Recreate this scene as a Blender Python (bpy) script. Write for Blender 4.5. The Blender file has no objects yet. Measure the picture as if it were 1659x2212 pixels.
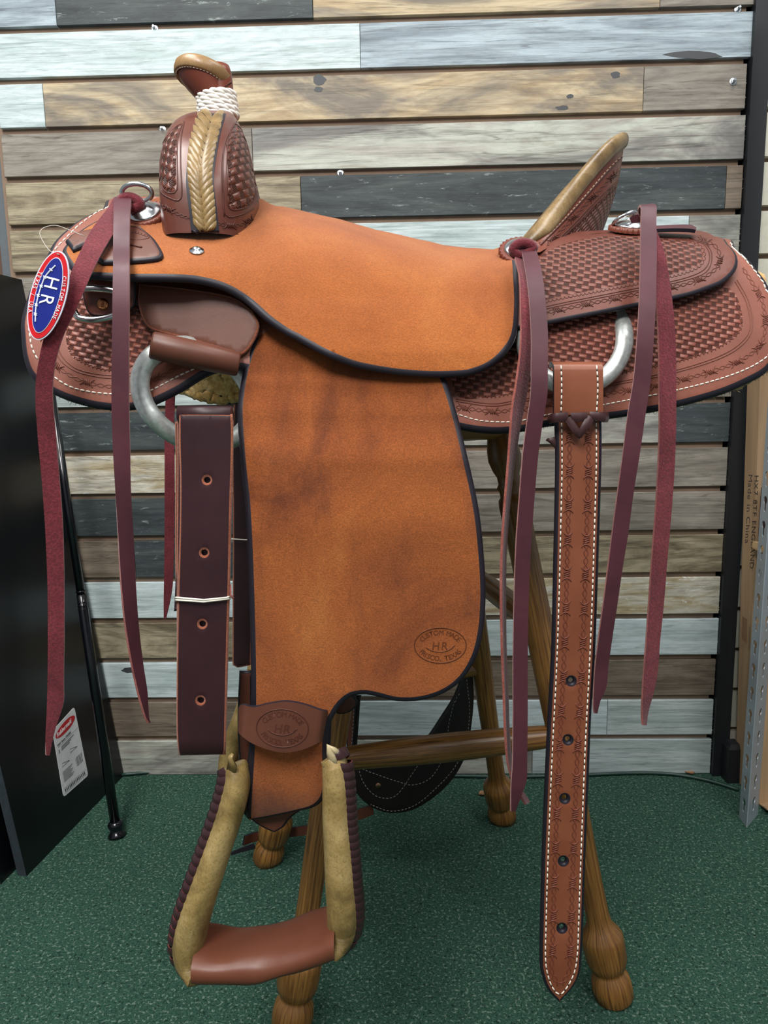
import bpy, bmesh, math, random
from mathutils import Vector, Matrix, geometry
from mathutils.bvhtree import BVHTree
random.seed(7)
S = bpy.context.scene
COL = S.collection

# ------------------------------------------------------------------ camera
F_PX, PITCH, ROLL, CAMZ = 1600.0, 0.1554, 0.0163, 0.93
CAM = Vector((0, 0, CAMZ))
_c, _s, _cr, _sr = math.cos(PITCH), math.sin(PITCH), math.cos(ROLL), math.sin(ROLL)
AX_R, AX_U, AX_F = Vector((1, 0, 0)), Vector((0, _s, _c)), Vector((0, _c, -_s))
cam_data = bpy.data.cameras.new('camera')
cam_data.sensor_fit = 'HORIZONTAL'
cam_data.sensor_width = 36.0
cam_data.lens = 36.0 * F_PX / 1659.0
cam_data.clip_start = 0.02
cam = bpy.data.objects.new('camera', cam_data)
COL.objects.link(cam)
_rw = AX_R * _cr - AX_U * _sr
_uw = AX_R * _sr + AX_U * _cr
_bw = -AX_F
cam.matrix_world = Matrix(((_rw.x, _uw.x, _bw.x, CAM.x), (_rw.y, _uw.y, _bw.y, CAM.y), (_rw.z, _uw.z, _bw.z, CAM.z), (0, 0, 0, 1)))
S.camera = cam

# ------------------------------------------------------------------ light
world = bpy.data.worlds.new('world')
S.world = world
world.use_nodes = True
world.node_tree.nodes['Background'].inputs[0].default_value = (0.86, 0.93, 1.0, 1)
world.node_tree.nodes['Background'].inputs[1].default_value = 0.24

def area(name, loc, target, sx, sy, power, col=(1, 1, 1)):
    d = bpy.data.lights.new(name, 'AREA')
    d.shape = 'RECTANGLE'; d.size = sx; d.size_y = sy; d.energy = power; d.color = col
    o = bpy.data.objects.new(name, d); COL.objects.link(o)
    o.location = loc
    o.rotation_euler = (Vector(target) - Vector(loc)).to_track_quat('-Z', 'Y').to_euler()
    return o
area('ceiling_lamp', (-0.85, 0.55, 2.7), (-0.85, 0.55, 0), 0.6, 1.2, 30, (1, .98, .95))
area('ceiling_lamp', (0.75, 0.75, 2.7), (0.75, 0.75, 0), 0.6, 1.2, 15, (1, .98, .95))
area('ceiling_lamp', (-0.5, -0.9, 2.7), (-0.5, -0.9, 0), 0.6, 1.2, 62, (1, .98, .95))
area('ceiling_lamp', (1.0, -0.9, 2.7), (1.0, -0.9, 0), 0.6, 1.2, 24, (1, .98, .95))
S.view_settings.view_transform = 'Standard'
S.view_settings.look = 'None'
S.view_settings.gamma = 1.0
S.view_settings.use_curve_mapping = False
S.view_settings.exposure = 0.52

# ------------------------------------------------------------------ pixel <-> place
def ray(px, py):
    du, dv = px - 829.5, 1106 - py
    u, v = du * _cr + dv * _sr, -du * _sr + dv * _cr
    return AX_R * (u / F_PX) + AX_U * (v / F_PX) + AX_F
def P(px, py, Y):
    d = ray(px, py)
    return CAM + d * (Y / d.y)
def on_floor(px, py, z=0.0):
    d = ray(px, py)
    return CAM + d * ((z - CAMZ) / d.z)
def on_plane(px, py, p0, n):
    d = ray(px, py)
    return CAM + d * ((p0 - CAM).dot(n) / d.dot(n))
def proj(p):
    q = p - CAM
    zc = q.dot(AX_F); u = F_PX * q.dot(AX_R) / zc; v = F_PX * q.dot(AX_U) / zc
    return (829.5 + u * _cr - v * _sr, 1106 - (u * _sr + v * _cr))
def interp(x, xs, ys):
    if x <= xs[0]: return ys[0]
    for i in range(1, len(xs)):
        if x <= xs[i]:
            t = (x - xs[i-1]) / (xs[i] - xs[i-1]); t2 = t * t * (3 - 2 * t)
            return ys[i-1] + (ys[i] - ys[i-1]) * (0.5 * t + 0.5 * t2)
    return ys[-1]
def lin(x, xs, ys):
    if x <= xs[0]: return ys[0]
    for i in range(1, len(xs)):
        if x <= xs[i]:
            return ys[i-1] + (ys[i] - ys[i-1]) * (x - xs[i-1]) / (xs[i] - xs[i-1])
    return ys[-1]

# ------------------------------------------------------------------ curves
def _crp(p0, p1, p2, p3, t):
    return tuple(0.5 * ((2 * b) + (-a + c) * t + (2 * a - 5 * b + 4 * c - d) * t * t + (-a + 3 * b - 3 * c + d) * t ** 3)
                 for a, b, c, d in zip(p0, p1, p2, p3))
def dist(a, b): return math.sqrt(sum((x - y) ** 2 for x, y in zip(a, b)))
def smooth(pts, step, closed=False):
    """Catmull-Rom through pts; a trailing 'c' marks a corner."""
    corner = [len(p) > 0 and p[-1] == 'c' for p in pts]
    pts = [tuple(p[:-1]) if c else tuple(p) for p, c in zip(pts, corner)]
    n = len(pts); out = []
    for i in range(n if closed else n - 1):
        j = (i + 1) % n
        p1, p2 = pts[i], pts[j]
        p0 = pts[i-1] if (i > 0 or closed) and not corner[i] else tuple(2*a-b for a, b in zip(p1, p2))
        p3 = pts[(j+1) % n] if (j < n-1 or closed) and not corner[j] else tuple(2*b-a for a, b in zip(p1, p2))
        k = max(1, int(round(dist(p1, p2) / step)))
        for q in range(k): out.append(_crp(p0, p1, p2, p3, q / k))
    if not closed: out.append(pts[-1])
    return out
def resample(pts, step):
    """even arclength samples -> list of (pt, tangent)"""
    L = [0]
    for a, b in zip(pts, pts[1:]): L.append(L[-1] + dist(a, b))
    n = max(1, int(round(L[-1] / step))); out = []; i = 0
    for k in range(n + 1):
        s = L[-1] * k / n
        while i < len(pts) - 2 and L[i+1] < s: i += 1
        t = (s - L[i]) / max(1e-9, L[i+1] - L[i])
        p = tuple(a + (b - a) * t for a, b in zip(pts[i], pts[i+1]))
        d = dist(pts[i], pts[i+1]) or 1
        out.append((p, tuple((b - a) / d for a, b in zip(pts[i], pts[i+1])), s))
    return out
def inside(poly, x, y):
    r = False; n = len(poly); j = n - 1
    for i in range(n):
        xi, yi = poly[i][0], poly[i][1]; xj, yj = poly[j][0], poly[j][1]
        if (yi > y) != (yj > y) and x < (xj - xi) * (y - yi) / (yj - yi) + xi: r = not r
        j = i
    return r

# ------------------------------------------------------------------ mesh building
WPOS = {}
def link(name, me, mats, parent=None, smooth_=True):
    for m in mats: me.materials.append(m)
    if smooth_:
        for p in me.polygons: p.use_smooth = True
    o = bpy.data.objects.new(name, me); COL.objects.link(o)
    if parent is not None:
        o.parent = parent
        o.matrix_parent_inverse = Matrix.Translation(-WPOS.get(parent.name, Vector((0, 0, 0))))
    return o
def tag(o, label=None, cat=None, group=None, kind=None):
    if label: o['label'] = label
    if cat: o['category'] = cat
    if group: o['group'] = group
    if kind: o['kind'] = kind
    return o
def thing(name, loc, label, cat, group=None):
    o = bpy.data.objects.new(name, None); COL.objects.link(o)
    o.empty_display_size = 0.05
    o.location = loc; WPOS[o.name] = Vector(loc)
    return tag(o, label, cat, group)

class MB:
    def __init__(s): s.v = []; s.f = []; s.m = []; s.uv = []
    def add(s, vs, fs, mi=0, uvs=None):
        b = len(s.v); s.v += [Vector(v) for v in vs]
        s.uv += list(uvs) if uvs else [(0, 0)] * len(vs)
        for k, f in enumerate(fs):
            s.f.append(tuple(b + i for i in f)); s.m.append(mi[k] if isinstance(mi, (list, tuple)) else mi)
        return b
    def tube(s, pts, r, n=6, mi=0, closed=False, flat=1.0, up=None, cap=True):
        """tube through 3-D pts; r number or list; flat scales the section along the second axis"""
        pts = [Vector(p) for p in pts]; N = len(pts)
        rs = r if isinstance(r, (list, tuple)) else [r] * N
        vs = []; a = None
        for i, p in enumerate(pts):
            if closed: t = pts[(i+1) % N] - pts[i-1]
            else: t = pts[min(i+1, N-1)] - pts[max(i-1, 0)]
            t = t.normalized() if t.length > 1e-12 else Vector((0, 0, 1))
            if up is not None:
                u = up[i] if isinstance(up, list) else up
                a = u - t * u.dot(t)
            elif a is None:
                a = t.orthogonal()
            else: a = a - t * a.dot(t)
            a = a.normalized() if a.length > 1e-9 else t.orthogonal().normalized()
            b = t.cross(a)
            for k in range(n):
                w = 2 * math.pi * k / n
                vs.append(p + a * (rs[i] * math.cos(w) * flat) + b * (rs[i] * math.sin(w)))
        fs = []
        for i in range(N if closed else N - 1):
            i2 = (i + 1) % N
            for k in range(n):
                k2 = (k + 1) % n
                fs.append((i*n+k, i*n+k2, i2*n+k2, i2*n+k))
        if not closed and cap:
            fs.append(tuple(range(n))[::-1]); fs.append(tuple((N-1)*n+k for k in range(n)))
        return s.add(vs, fs, mi)
    def box(s, c, h, mi=0, rot=None):
        c = Vector(c); vs = []
        for x in (-1, 1):
            for y in (-1, 1):
                for z in (-1, 1):
                    d = Vector((x*h[0], y*h[1], z*h[2]))
                    vs.append(c + (rot @ d if rot else d))
        s.add(vs, [(0,1,3,2),(4,6,7,5),(0,4,5,1),(2,3,7,6),(0,2,6,4),(1,5,7,3)], mi)
    def lathe(s, base, axis, prof, n=24, mi=0, sx=1.0, ref=None):
        """prof: (t along axis, radius)"""
        axis = axis.normalized(); a = (ref - axis * ref.dot(axis)).normalized() if ref else axis.orthogonal().normalized(); b = axis.cross(a)
        vs = []; N = len(prof)
        for t, r in prof:
            for k in range(n):
                w = 2*math.pi*k/n
                vs.append(base + axis*t + a*(r*math.cos(w)*sx) + b*(r*math.sin(w)))
        fs = [(i*n+k, i*n+(k+1) % n, (i+1)*n+(k+1) % n, (i+1)*n+k) for i in range(N-1) for k in range(n)]
        fs.append(tuple(range(n))[::-1]); fs.append(tuple((N-1)*n+k for k in range(n)))
        s.add(vs, fs, mi)
    def grid(s, rows, mi=0, closed_u=False, uvs=None):
        """rows: list of equal-length point lists"""
        R, C = len(rows), len(rows[0]); vs = [p for r in rows for p in r]; fs = []
        for i in range(R-1):
            for j in range(C if closed_u else C-1):
                j2 = (j+1) % C
                fs.append((i*C+j, i*C+j2, (i+1)*C+j2, (i+1)*C+j))
        s.add(vs, fs, mi, [u for r in uvs for u in r] if uvs else None)
    def mesh(s, name):
        me = bpy.data.meshes.new(name)
        me.from_pydata([tuple(v) for v in s.v], [], s.f)
        for p, m in zip(me.polygons, s.m): p.material_index = m
        ul = me.uv_layers.new(name='UVMap')
        for l in me.loops: ul.data[l.index].uv = s.uv[l.vertex_index]
        return me
    def build(s, name, mats, parent=None, smooth_=True, fix=True):
        me = s.mesh(name)
        if fix:
            bm = bmesh.new(); bm.from_mesh(me); bmesh.ops.recalc_face_normals(bm, faces=bm.faces); bm.to_mesh(me); bm.free()
        return link(name, me, mats if isinstance(mats, (list, tuple)) else [mats], parent, smooth_)
    def bvh(s):
        return BVHTree.FromPolygons(s.v, s.f)

class Surf:
    """a built surface that details can be laid on"""
    def __init__(s, bvh): s.b = bvh
    def at(s, px, py):
        d = ray(px, py).normalized()
        h = s.b.ray_cast(CAM, d)
        if h[0] is None:
            for k in range(1, 9):
                for ax, ay in ((k*3, 0), (-k*3, 0), (0, k*3), (0, -k*3)):
                    h = s.b.ray_cast(CAM, ray(px+ax, py+ay).normalized())
                    if h[0] is not None: break
                if h[0] is not None: break
        if h[0] is None:
            q = s.b.find_nearest(CAM + d * 0.8)
            h = q
        p, n = h[0], h[1]
        if n.dot(CAM - p) < 0: n = -n
        return p, n

def inset(poly, k, skip=None):
    """pull a px outline in by k so that the rounded edge ends where the leather ends"""
    n = len(poly); ar = sum(poly[i][0]*poly[(i+1) % n][1] - poly[(i+1) % n][0]*poly[i][1] for i in range(n)); sg = 1 if ar > 0 else -1; out = []
    for i, p in enumerate(poly):
        a, b = poly[i-1], poly[(i+1) % n]; tx, ty = b[0]-a[0], b[1]-a[1]; l = math.hypot(tx, ty) or 1
        out.append(tuple(p[:2]) if skip and skip(p[0], p[1]) else (p[0] - ty/l*k*sg, p[1] + tx/l*k*sg))
    return out
def sheet_mesh(outline, depth, th, spacing=9, holes=(), regions=(), uvfn=None, edge_mi=1, back_mi=2, mb=None, no_rim=None, seg=4, ew=None):
    """leather sheet: px outline laid on a surface of the place, rounded edge, real thickness"""
    outline = inset(outline, (ew or th*.5)*2000, (lambda x, y: no_rim.__globals__['crest'](depth(x, y))) if no_rim else None)
    n0 = len(outline)
    loops = [list(range(n0))]; pts = [Vector((p[0], p[1])) for p in outline]
    for h in holes:
        loops.append(list(range(len(pts), len(pts) + len(h)))); pts += [Vector((p[0], p[1])) for p in h]
    edges = [(l[i], l[(i+1) % len(l)]) for l in loops for i in range(len(l))]
    nb = len(pts)
    for poly, _ in regions:
        b = len(pts); pts += [Vector((p[0], p[1])) for p in poly]
        edges += [(b+i, b+(i+1) % len(poly)) for i in range(len(poly))]
    xs = [p[0] for p in outline]; ys = [p[1] for p in outline]
    y = min(ys) + spacing*.5; row = 0
    base = list(pts)
    bk = {}
    for p in base: bk.setdefault((int(p.x // spacing), int(p.y // spacing)), []).append(p)
    while y < max(ys):
        x = min(xs) + (spacing*.5 if row % 2 else 0)
        while x < max(xs):
            if inside(outline, x, y) and not any(inside(h, x, y) for h in holes):
                ok = True; cx, cy = int(x // spacing), int(y // spacing)
                for a in (-1, 0, 1):
                    for b in (-1, 0, 1):
                        for q in bk.get((cx+a, cy+b), ()):
                            if (q.x-x)**2 + (q.y-y)**2 < (spacing*.55)**2: ok = False
                if ok: pts.append(Vector((x, y)))
            x += spacing
        y += spacing*.87; row += 1
    ov, oe, of, orig, _, _ = geometry.delaunay_2d_cdt(pts, edges, [], 0, 1e-5)
    inv = {}
    for i, l in enumerate(orig):
        for j in l: inv[j] = i
    tris = []; tm = []
    for f in of:
        cx = sum(ov[i].x for i in f)/3; cy = sum(ov[i].y for i in f)/3
        if not inside(outline, cx, cy) or any(inside(h, cx, cy) for h in holes): continue
        mi = 0
        for poly, m in regions:
            if inside(poly, cx, cy): mi = m
        tris.append(tuple(f)); tm.append(mi)
    p3 = [depth(v.x, v.y) for v in ov]
    nr = [Vector((0, 0, 0)) for _ in ov]
    for k, f in enumerate(tris):
        a, b, c = (p3[i] for i in f)
        n = (b-a).cross(c-a)
        if n.dot(CAM - a) < 0: n = -n; tris[k] = (f[0], f[2], f[1])
        for i in f: nr[i] += n
    nr = [n.normalized() if n.length > 0 else Vector((0, -1, 0)) for n in nr]
    uv = [uvfn(p) if uvfn else (p.x, p.z) for p in p3]
    mb = mb or MB()
    b0 = mb.add(p3, tris, tm, uv)
    r = th*.5
    bb = mb.add([p - n*th for p, n in zip(p3, nr)], [t[::-1] for t in tris], back_mi, uv)
    for li, l in enumerate(loops):
        ids = [inv[j] for j in l]; m = len(ids)
        if li == 0:
            area_ = sum(ov[ids[i]].x*ov[ids[(i+1) % m]].y - ov[ids[(i+1) % m]].x*ov[ids[i]].y for i in range(m))
            sg = 1
        ring = []
        poly2 = [(ov[i].x, ov[i].y) for i in ids]
        ar = sum(poly2[i][0]*poly2[(i+1) % m][1] - poly2[(i+1) % m][0]*poly2[i][1] for i in range(m))
        outs = []
        for i in range(m):
            a, b = ids[i-1], ids[(i+1) % m]
            t = p3[b]-p3[a]
            o = t.cross(nr[ids[i]])
            o = o.normalized() if o.length > 1e-12 else Vector((0, 0, 0))
            # orient outwards using px-plane
            tx, ty = ov[b].x-ov[a].x, ov[b].y-ov[a].y
            ox, oy = (ty, -tx) if ar > 0 else (-ty, tx)
            if li > 0: ox, oy = -ox, -oy
            q = proj(p3[ids[i]] + o*0.003)
            e = (q[0]-ov[ids[i]].x)*ox + (q[1]-ov[ids[i]].y)*oy
            outs.append(o if e > 0 else -o)
        ringb = []
        for k in range(1, seg):
            a = math.pi*k/seg
            ringb.append(mb.add([p3[ids[i]] + outs[i]*((ew or r)*math.sin(a)) - nr[ids[i]]*(r*(1-math.cos(a))) for i in range(m)], [], 0, [uv[j] for j in ids]))
        for i in range(m):
            j = (i+1) % m
            if no_rim and no_rim(p3[ids[i]], p3[ids[j]]): continue
            prev = (b0+ids[i], b0+ids[j])
            for rb in ringb:
                cur = (rb+i, rb+j)
                mb.f.append((prev[0], prev[1], cur[1], cur[0])); mb.m.append(edge_mi); prev = cur
            mb.f.append((prev[0], prev[1], bb+ids[j], bb+ids[i])); mb.m.append(edge_mi)
    top = Surf(BVHTree.FromPolygons(p3, tris))
    return mb, top
def mirror_y(mb, yc):
    m = MB(); m.v = [Vector((v.x, 2*yc - v.y, v.z)) for v in mb.v]; m.f = [f[::-1] for f in mb.f]; m.m = list(mb.m); m.uv = list(mb.uv)
    return m
def joined(a, b):
    m = MB(); m.v = a.v + b.v; m.f = list(a.f) + [tuple(i+len(a.v) for i in f) for f in b.f]; m.m = a.m + b.m; m.uv = a.uv + b.uv
    return m
def strip_mesh(rows, th, step=12, nx=4, mats=(0, 1, 2), mb=None, bow=0.0, uvs=True):
    """strap given by its two edges: rows (xl, yl, xr, yr, Yl, Yr) in px + depth"""
    L = [tuple(P(r[0], r[1], r[4])) for r in rows]; R = [tuple(P(r[2], r[3], r[5])) for r in rows]
    stm = step*0.0005
    C = [tuple((a+b)/2 for a, b in zip(l, r)) for l, r in zip(L, R)]
    k = [max(1, int(round(dist(a, b)/stm))) for a, b in zip(C, C[1:])]
    def res(A):
        out = []
        for i in range(len(A)-1):
            p1, p2 = A[i], A[i+1]
            p0 = A[i-1] if i else tuple(2*a-b for a, b in zip(p1, p2)); p3 = A[i+2] if i < len(A)-2 else tuple(2*b-a for a, b in zip(p1, p2))
            for q in range(k[i]): out.append(Vector(_crp(p0, p1, p2, p3, q/k[i])))
        out.append(Vector(A[-1])); return out
    L, R = res(L), res(R); N = len(L)
    mb = mb or MB(); fr = []; bk = []; uvf = []; acc = 0; ns = []; nprev = Vector((0, -1, 0))
    for i in range(N):
        t = ((L[min(i+1, N-1)]+R[min(i+1, N-1)]) - (L[max(i-1, 0)]+R[max(i-1, 0)]))
        w = R[i]-L[i]; n = w.cross(t)
        n = n.normalized() if n.length > 1e-12 else Vector((0, -1, 0))
        if i: acc += ((L[i]+R[i])/2 - (L[i-1]+R[i-1])/2).length
        if i and n.dot(nprev) < 0: n = -n
        nprev = n; ns.append(n)
        uvf.append([(w.length*j/nx, acc) for j in range(nx+1)])
    if sum(n.dot((CAM - l).normalized())*(r - l).length for n, l, r in zip(ns, L, R)) < 0: ns = [-n for n in ns]
    for i in range(N):
        n = ns[i]; w = R[i]-L[i]
        fr.append([L[i] + w*(j/nx) + n*(bow*math.sin(math.pi*j/nx)) + n*th*.5 for j in range(nx+1)])
        bk.append([L[i] + w*(j/nx) + n*(bow*math.sin(math.pi*j/nx)) - n*th*.5 for j in range(nx+1)])
    mb.grid(fr, mats[0], uvs=uvf); mb.grid([r[::-1] for r in bk], mats[2], uvs=uvf)
    mb.grid([[b[0], a[0]] for a, b in zip(fr, bk)], mats[1]); mb.grid([[a[-1], b[-1]] for a, b in zip(fr, bk)], mats[1])
    mb.grid([fr[0], bk[0]], mats[1]); mb.grid([fr[-1], bk[-1]], mats[1])
    return mb, Surf(BVHTree.FromPolygons([p for r in fr for p in r], [(i*(nx+1)+j, i*(nx+1)+j+1, (i+1)*(nx+1)+j+1, (i+1)*(nx+1)+j) for i in range(N-1) for j in range(nx)]))

# ------------------------------------------------------------------ details laid on a surface
def lay(surf, pts, lift=0.0):
    out = []
    for x, y in pts:
        p, n = surf.at(x, y); out.append(p + n*lift)
    return out
def groove(mb, surf, path, r=0.0007, lift=0.0001, step=8, closed=False, mi=0, n=5):
    q = smooth(path, step, closed)
    mb.tube(lay(surf, [p[:2] for p in q], lift), r, n, mi, closed)
def stitches(mb, surf, path, pitch=13, length=9, r=0.00065, closed=False, lift=0.0004, mi=0, dot_mi=None):
    q = smooth(path, 4, closed)
    if closed: q.append(q[0])
    for (p, t, s) in resample(q, pitch):
        h = length*.5
        pts = [(p[0]+t[0]*e*h, p[1]+t[1]*e*h) for e in (-1, -.5, .5, 1)]
        w = lay(surf, pts, lift)
        w[0] -= (surf.at(*pts[0])[1])*lift*1.5; w[3] -= (surf.at(*pts[3])[1])*lift*1.5
        mb.tube(w, [r*.6, r, r, r*.6], 5, mi)
        if dot_mi is not None:
            e = (p[0]+t[0]*pitch*.5, p[1]+t[1]*pitch*.5)
            c, n = surf.at(*e); a = n.orthogonal().normalized(); b = n.cross(a)
            mb.add([c + n*.0002 + a*(.0009*math.cos(k*1.047)) + b*(.0009*math.sin(k*1.047)) for k in range(6)], [(0,1,2,3,4,5)], dot_mi)
def barbed(mb, surf, path, pitch=68, size=9.0, r=0.00045, phase=0.3, mi=0):
    """embossed barbed-wire line"""
    q = smooth(path, 4)
    sm = resample(q, 2.0); Lt = sm[-1][2]; d = Lt/(len(sm)-1)
    def fr(s):
        i = min(len(sm)-1, max(0, int(round(s/d)))); p, t, _ = sm[i]; e = s - i*d
        return p[0]+t[0]*e, p[1]+t[1]*e, t[0], t[1]
    def loc(s, b):
        x, y, tx, ty = fr(s); return (x - ty*b, y + tx*b)
    w = size*.38
    for sg in (1, -1):
        pts = []; s = 0
        while s <= Lt:
            pts.append(loc(s, sg*w*math.sin(math.pi*s/(pitch*.235)))); s += pitch*.035
        if len(pts) > 1: mb.tube(lay(surf, pts, .00015), r, 4, mi)
    s = pitch*phase
    while s < Lt - size:
        for e in (-1, 1):
            pts = [loc(s + e*(size*1.35 - size*.75*(1-(k/4)**2) + size*.2), size*.95*(k/4)) for k in range(-4, 5)]
            mb.tube(lay(surf, pts, .0003), [r*.5, r*1.1, r*1.6, r*1.8, r*1.8, r*1.8, r*1.6, r*1.1, r*.5], 5, mi)
        for e in (-.42, 0, .42):
            pts = [loc(s + size*(e - .25), -size*.6), loc(s+size*e, 0), loc(s + size*(e + .25), size*.6)]
            mb.tube(lay(surf, pts, .0003), r*1.5, 5, mi)
        s += pitch
def scallops(mb, surf, path, pitch=9, size=4.0, side=1, r=0.0004, mi=0):
    q = smooth(path, 4)
    for p, t, s in resample(q, pitch):
        pts = []
        for k in range(6):
            w = math.pi*k/5
            a, b = math.cos(w)*size*1.05, math.sin(w)*size*1.2*side
            pts.append((p[0]+t[0]*a - t[1]*b, p[1]+t[1]*a + t[0]*b))
        mb.tube(lay(surf, pts, .0001), r, 4, mi)
_glyph = {}
def glyph(body, ext=0.0):
    if body in _glyph: return _glyph[body]
    cu = bpy.data.curves.new('glyph', 'FONT'); cu.body = body; cu.size = 1.0; cu.fill_mode = 'BOTH'; cu.resolution_u = 4
    o = bpy.data.objects.new('glyph', cu); COL.objects.link(o)
    dg = bpy.context.evaluated_depsgraph_get(); ev = o.evaluated_get(dg); me = ev.to_mesh()
    vs = [(v.co.x, v.co.y) for v in me.vertices]; fs = [tuple(p.vertices) for p in me.polygons]
    ev.to_mesh_clear(); bpy.data.objects.remove(o); bpy.data.curves.remove(cu)
    adv = max((v[0] for v in vs), default=.3)
    _glyph[body] = (vs, fs, adv); return _glyph[body]
def put_text(mb, body, fn, lift=0.0003, mi=0, bold=0.0):
    """fn(x,y)->(point, normal) for glyph units"""
    vs, fs, adv = glyph(body)
    if not vs: return adv
    top = []; low = []
    for x, y in vs:
        p, n = fn(x, y); top.append(p + n*lift); low.append(p - n*lift*.5)
    mb.add(top, fs, mi)
    cnt = {}
    for f in fs:
        for i in range(len(f)): e = (f[i], f[(i+1) % len(f)]); cnt[tuple(sorted(e))] = cnt.get(tuple(sorted(e)), 0)+1
    b = mb.add(top + low, [], mi); n = len(vs)
    for f in fs:
        for i in range(len(f)):
            e = (f[i], f[(i+1) % len(f)])
            if cnt[tuple(sorted(e))] == 1:
                mb.f.append((b+e[0], b+e[1], b+n+e[1], b+n+e[0])); mb.m.append(mi)
    return adv
def arc_text(mb, text, surf, cx, cy, rx, ry, a0, a1, size, rot=0.0, outward=True, lift=0.0003, mi=0, squeeze=1.0):
    """letters along an ellipse (px); angles in degrees, 0 = right, 90 = up"""
    cr, sr = math.cos(rot), math.sin(rot)
    n = len(text)
    ws = [max(.35, glyph(ch)[2]) + .12 if ch != ' ' else .4 for ch in text]; W = sum(ws); acc = 0
    for i, ch in enumerate(text):
        a = math.radians(a0 + (a1-a0)*(acc + ws[i]*.5)/W); acc += ws[i]
        if ch == ' ': continue
        ex, ey = rx*math.cos(a), -ry*math.sin(a)
        tx, ty = -rx*math.sin(a), -ry*math.cos(a)
        if a1 < a0: tx, ty = -tx, -ty
        l = math.hypot(tx, ty); tx /= l; ty /= l
        ux, uy = ty, -tx  # up of the letter in px (image y down)
        half = (ws[i]-.12)*.5
        def fn(x, y):
            qx = ex + (x-half)*size*squeeze*tx + (y-.36)*size*ux; qy = ey + (x-half)*size*squeeze*ty + (y-.36)*size*uy
            return surf.at(cx + qx*cr - qy*sr, cy + qx*sr + qy*cr)
        put_text(mb, ch, fn, lift, mi)

# ------------------------------------------------------------------ materials
def lc(h):
    h = h.lstrip('#'); r = []
    for i in (0, 2, 4):
        c = int(h[i:i+2], 16)/255; r.append(c/12.92 if c <= .04045 else ((c+.055)/1.055)**2.4)
    return (*r, 1)
class NT:
    def __init__(s, name):
        s.mat = bpy.data.materials.new(name); s.mat.use_nodes = True; s.t = s.mat.node_tree; s.n = s.t.nodes
        s.bsdf = s.n['Principled BSDF']
    def node(s, typ, **kw):
        x = s.n.new(typ)
        for k, v in kw.items():
            if k.startswith('i_'): x.inputs[int(k[2:])].default_value = v
            else: setattr(x, k, v)
        return x
    def l(s, a, b): s.t.links.new(a, b)
    def math(s, op, a, b=None, c=None):
        x = s.n.new('ShaderNodeMath'); x.operation = op
        for i, q in enumerate((a, b, c)):
            if q is None: continue
            if isinstance(q, (int, float)): x.inputs[i].default_value = q
            else: s.l(q, x.inputs[i])
        return x.outputs[0]
    def coord(s, which='Object', scale=(1, 1, 1), rot=(0, 0, 0), rnd=0.0):
        c = s.n.new('ShaderNodeTexCoord'); m = s.n.new('ShaderNodeMapping')
        m.inputs['Scale'].default_value = scale; m.inputs['Rotation'].default_value = rot
        src = c.outputs[which]
        if rnd:
            oi = s.n.new('ShaderNodeObjectInfo'); v = s.n.new('ShaderNodeVectorMath'); v.operation = 'MULTIPLY_ADD'
            cb = s.n.new('ShaderNodeCombineXYZ'); r = s.math('MULTIPLY', oi.outputs['Random'], rnd)
            for i in range(3): s.l(r, cb.inputs[i])
            v.inputs[1].default_value = (1, 1, 1); s.l(src, v.inputs[0]); s.l(cb.outputs[0], v.inputs[2]); src = v.outputs[0]
        s.l(src, m.inputs['Vector']); return m.outputs[0]
    def noise(s, vec, scale, detail=4, rough=.55, dist_=0):
        x = s.n.new('ShaderNodeTexNoise'); x.inputs['Scale'].default_value = scale; x.inputs['Detail'].default_value = detail
        x.inputs['Roughness'].default_value = rough; x.inputs['Distortion'].default_value = dist_
        s.l(vec, x.inputs['Vector']); return x.outputs['Fac']
    def ramp(s, fac, stops, interp_='LINEAR'):
        x = s.n.new('ShaderNodeValToRGB'); x.color_ramp.interpolation = interp_; e = x.color_ramp.elements
        while len(e) < len(stops): e.new(.5)
        for q, (p, c) in zip(e, stops): q.position = p; q.color = lc(c) if isinstance(c, str) else (c, c, c, 1)
        s.l(fac, x.inputs[0]); return x.outputs[0]
    def mix(s, fac, a, b, blend='MIX'):
        x = s.n.new('ShaderNodeMix'); x.data_type = 'RGBA'; x.blend_type = blend
        for i, q in ((0, fac), (6, a), (7, b)):
            if isinstance(q, str): x.inputs[i].default_value = lc(q)
            elif isinstance(q, (int, float)): x.inputs[i].default_value = q
            else: s.l(q, x.inputs[i])
        return x.outputs[2]
    def bump(s, h, strength=.3, distance=.001):
        x = s.n.new('ShaderNodeBump'); x.inputs['Strength'].default_value = strength; x.inputs['Distance'].default_value = distance
        s.l(h, x.inputs['Height']); s.l(x.outputs[0], s.bsdf.inputs['Normal'])
    def fin(s, col, rough=.5, metal=0, spec=.5, **kw):
        if isinstance(col, str): s.bsdf.inputs['Base Color'].default_value = lc(col)
        else: s.l(col, s.bsdf.inputs['Base Color'])
        if isinstance(rough, (int, float)): s.bsdf.inputs['Roughness'].default_value = rough
        else: s.l(rough, s.bsdf.inputs['Roughness'])
        s.bsdf.inputs['Metallic'].default_value = metal; s.bsdf.inputs['Specular IOR Level'].default_value = spec
        for k, v in kw.items(): s.bsdf.inputs[k.replace('_', ' ')].default_value = v
        return s.mat
def dk(h, f=.80):
    h = h.lstrip('#'); return '#' + ''.join('%02x' % int(round(255*((int(h[i:i+2], 16)/255)**2.2*f)**(1/2.2))) for i in (0, 2, 4))
def plain(name, col, rough=.5, metal=0, spec=.5):
    t = NT(name); n = t.noise(t.coord(), 60, 3)
    c = t.mix(t.math('MULTIPLY', n, .25), col, '#000000')
    return t.fin(c, rough, metal, spec)
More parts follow.
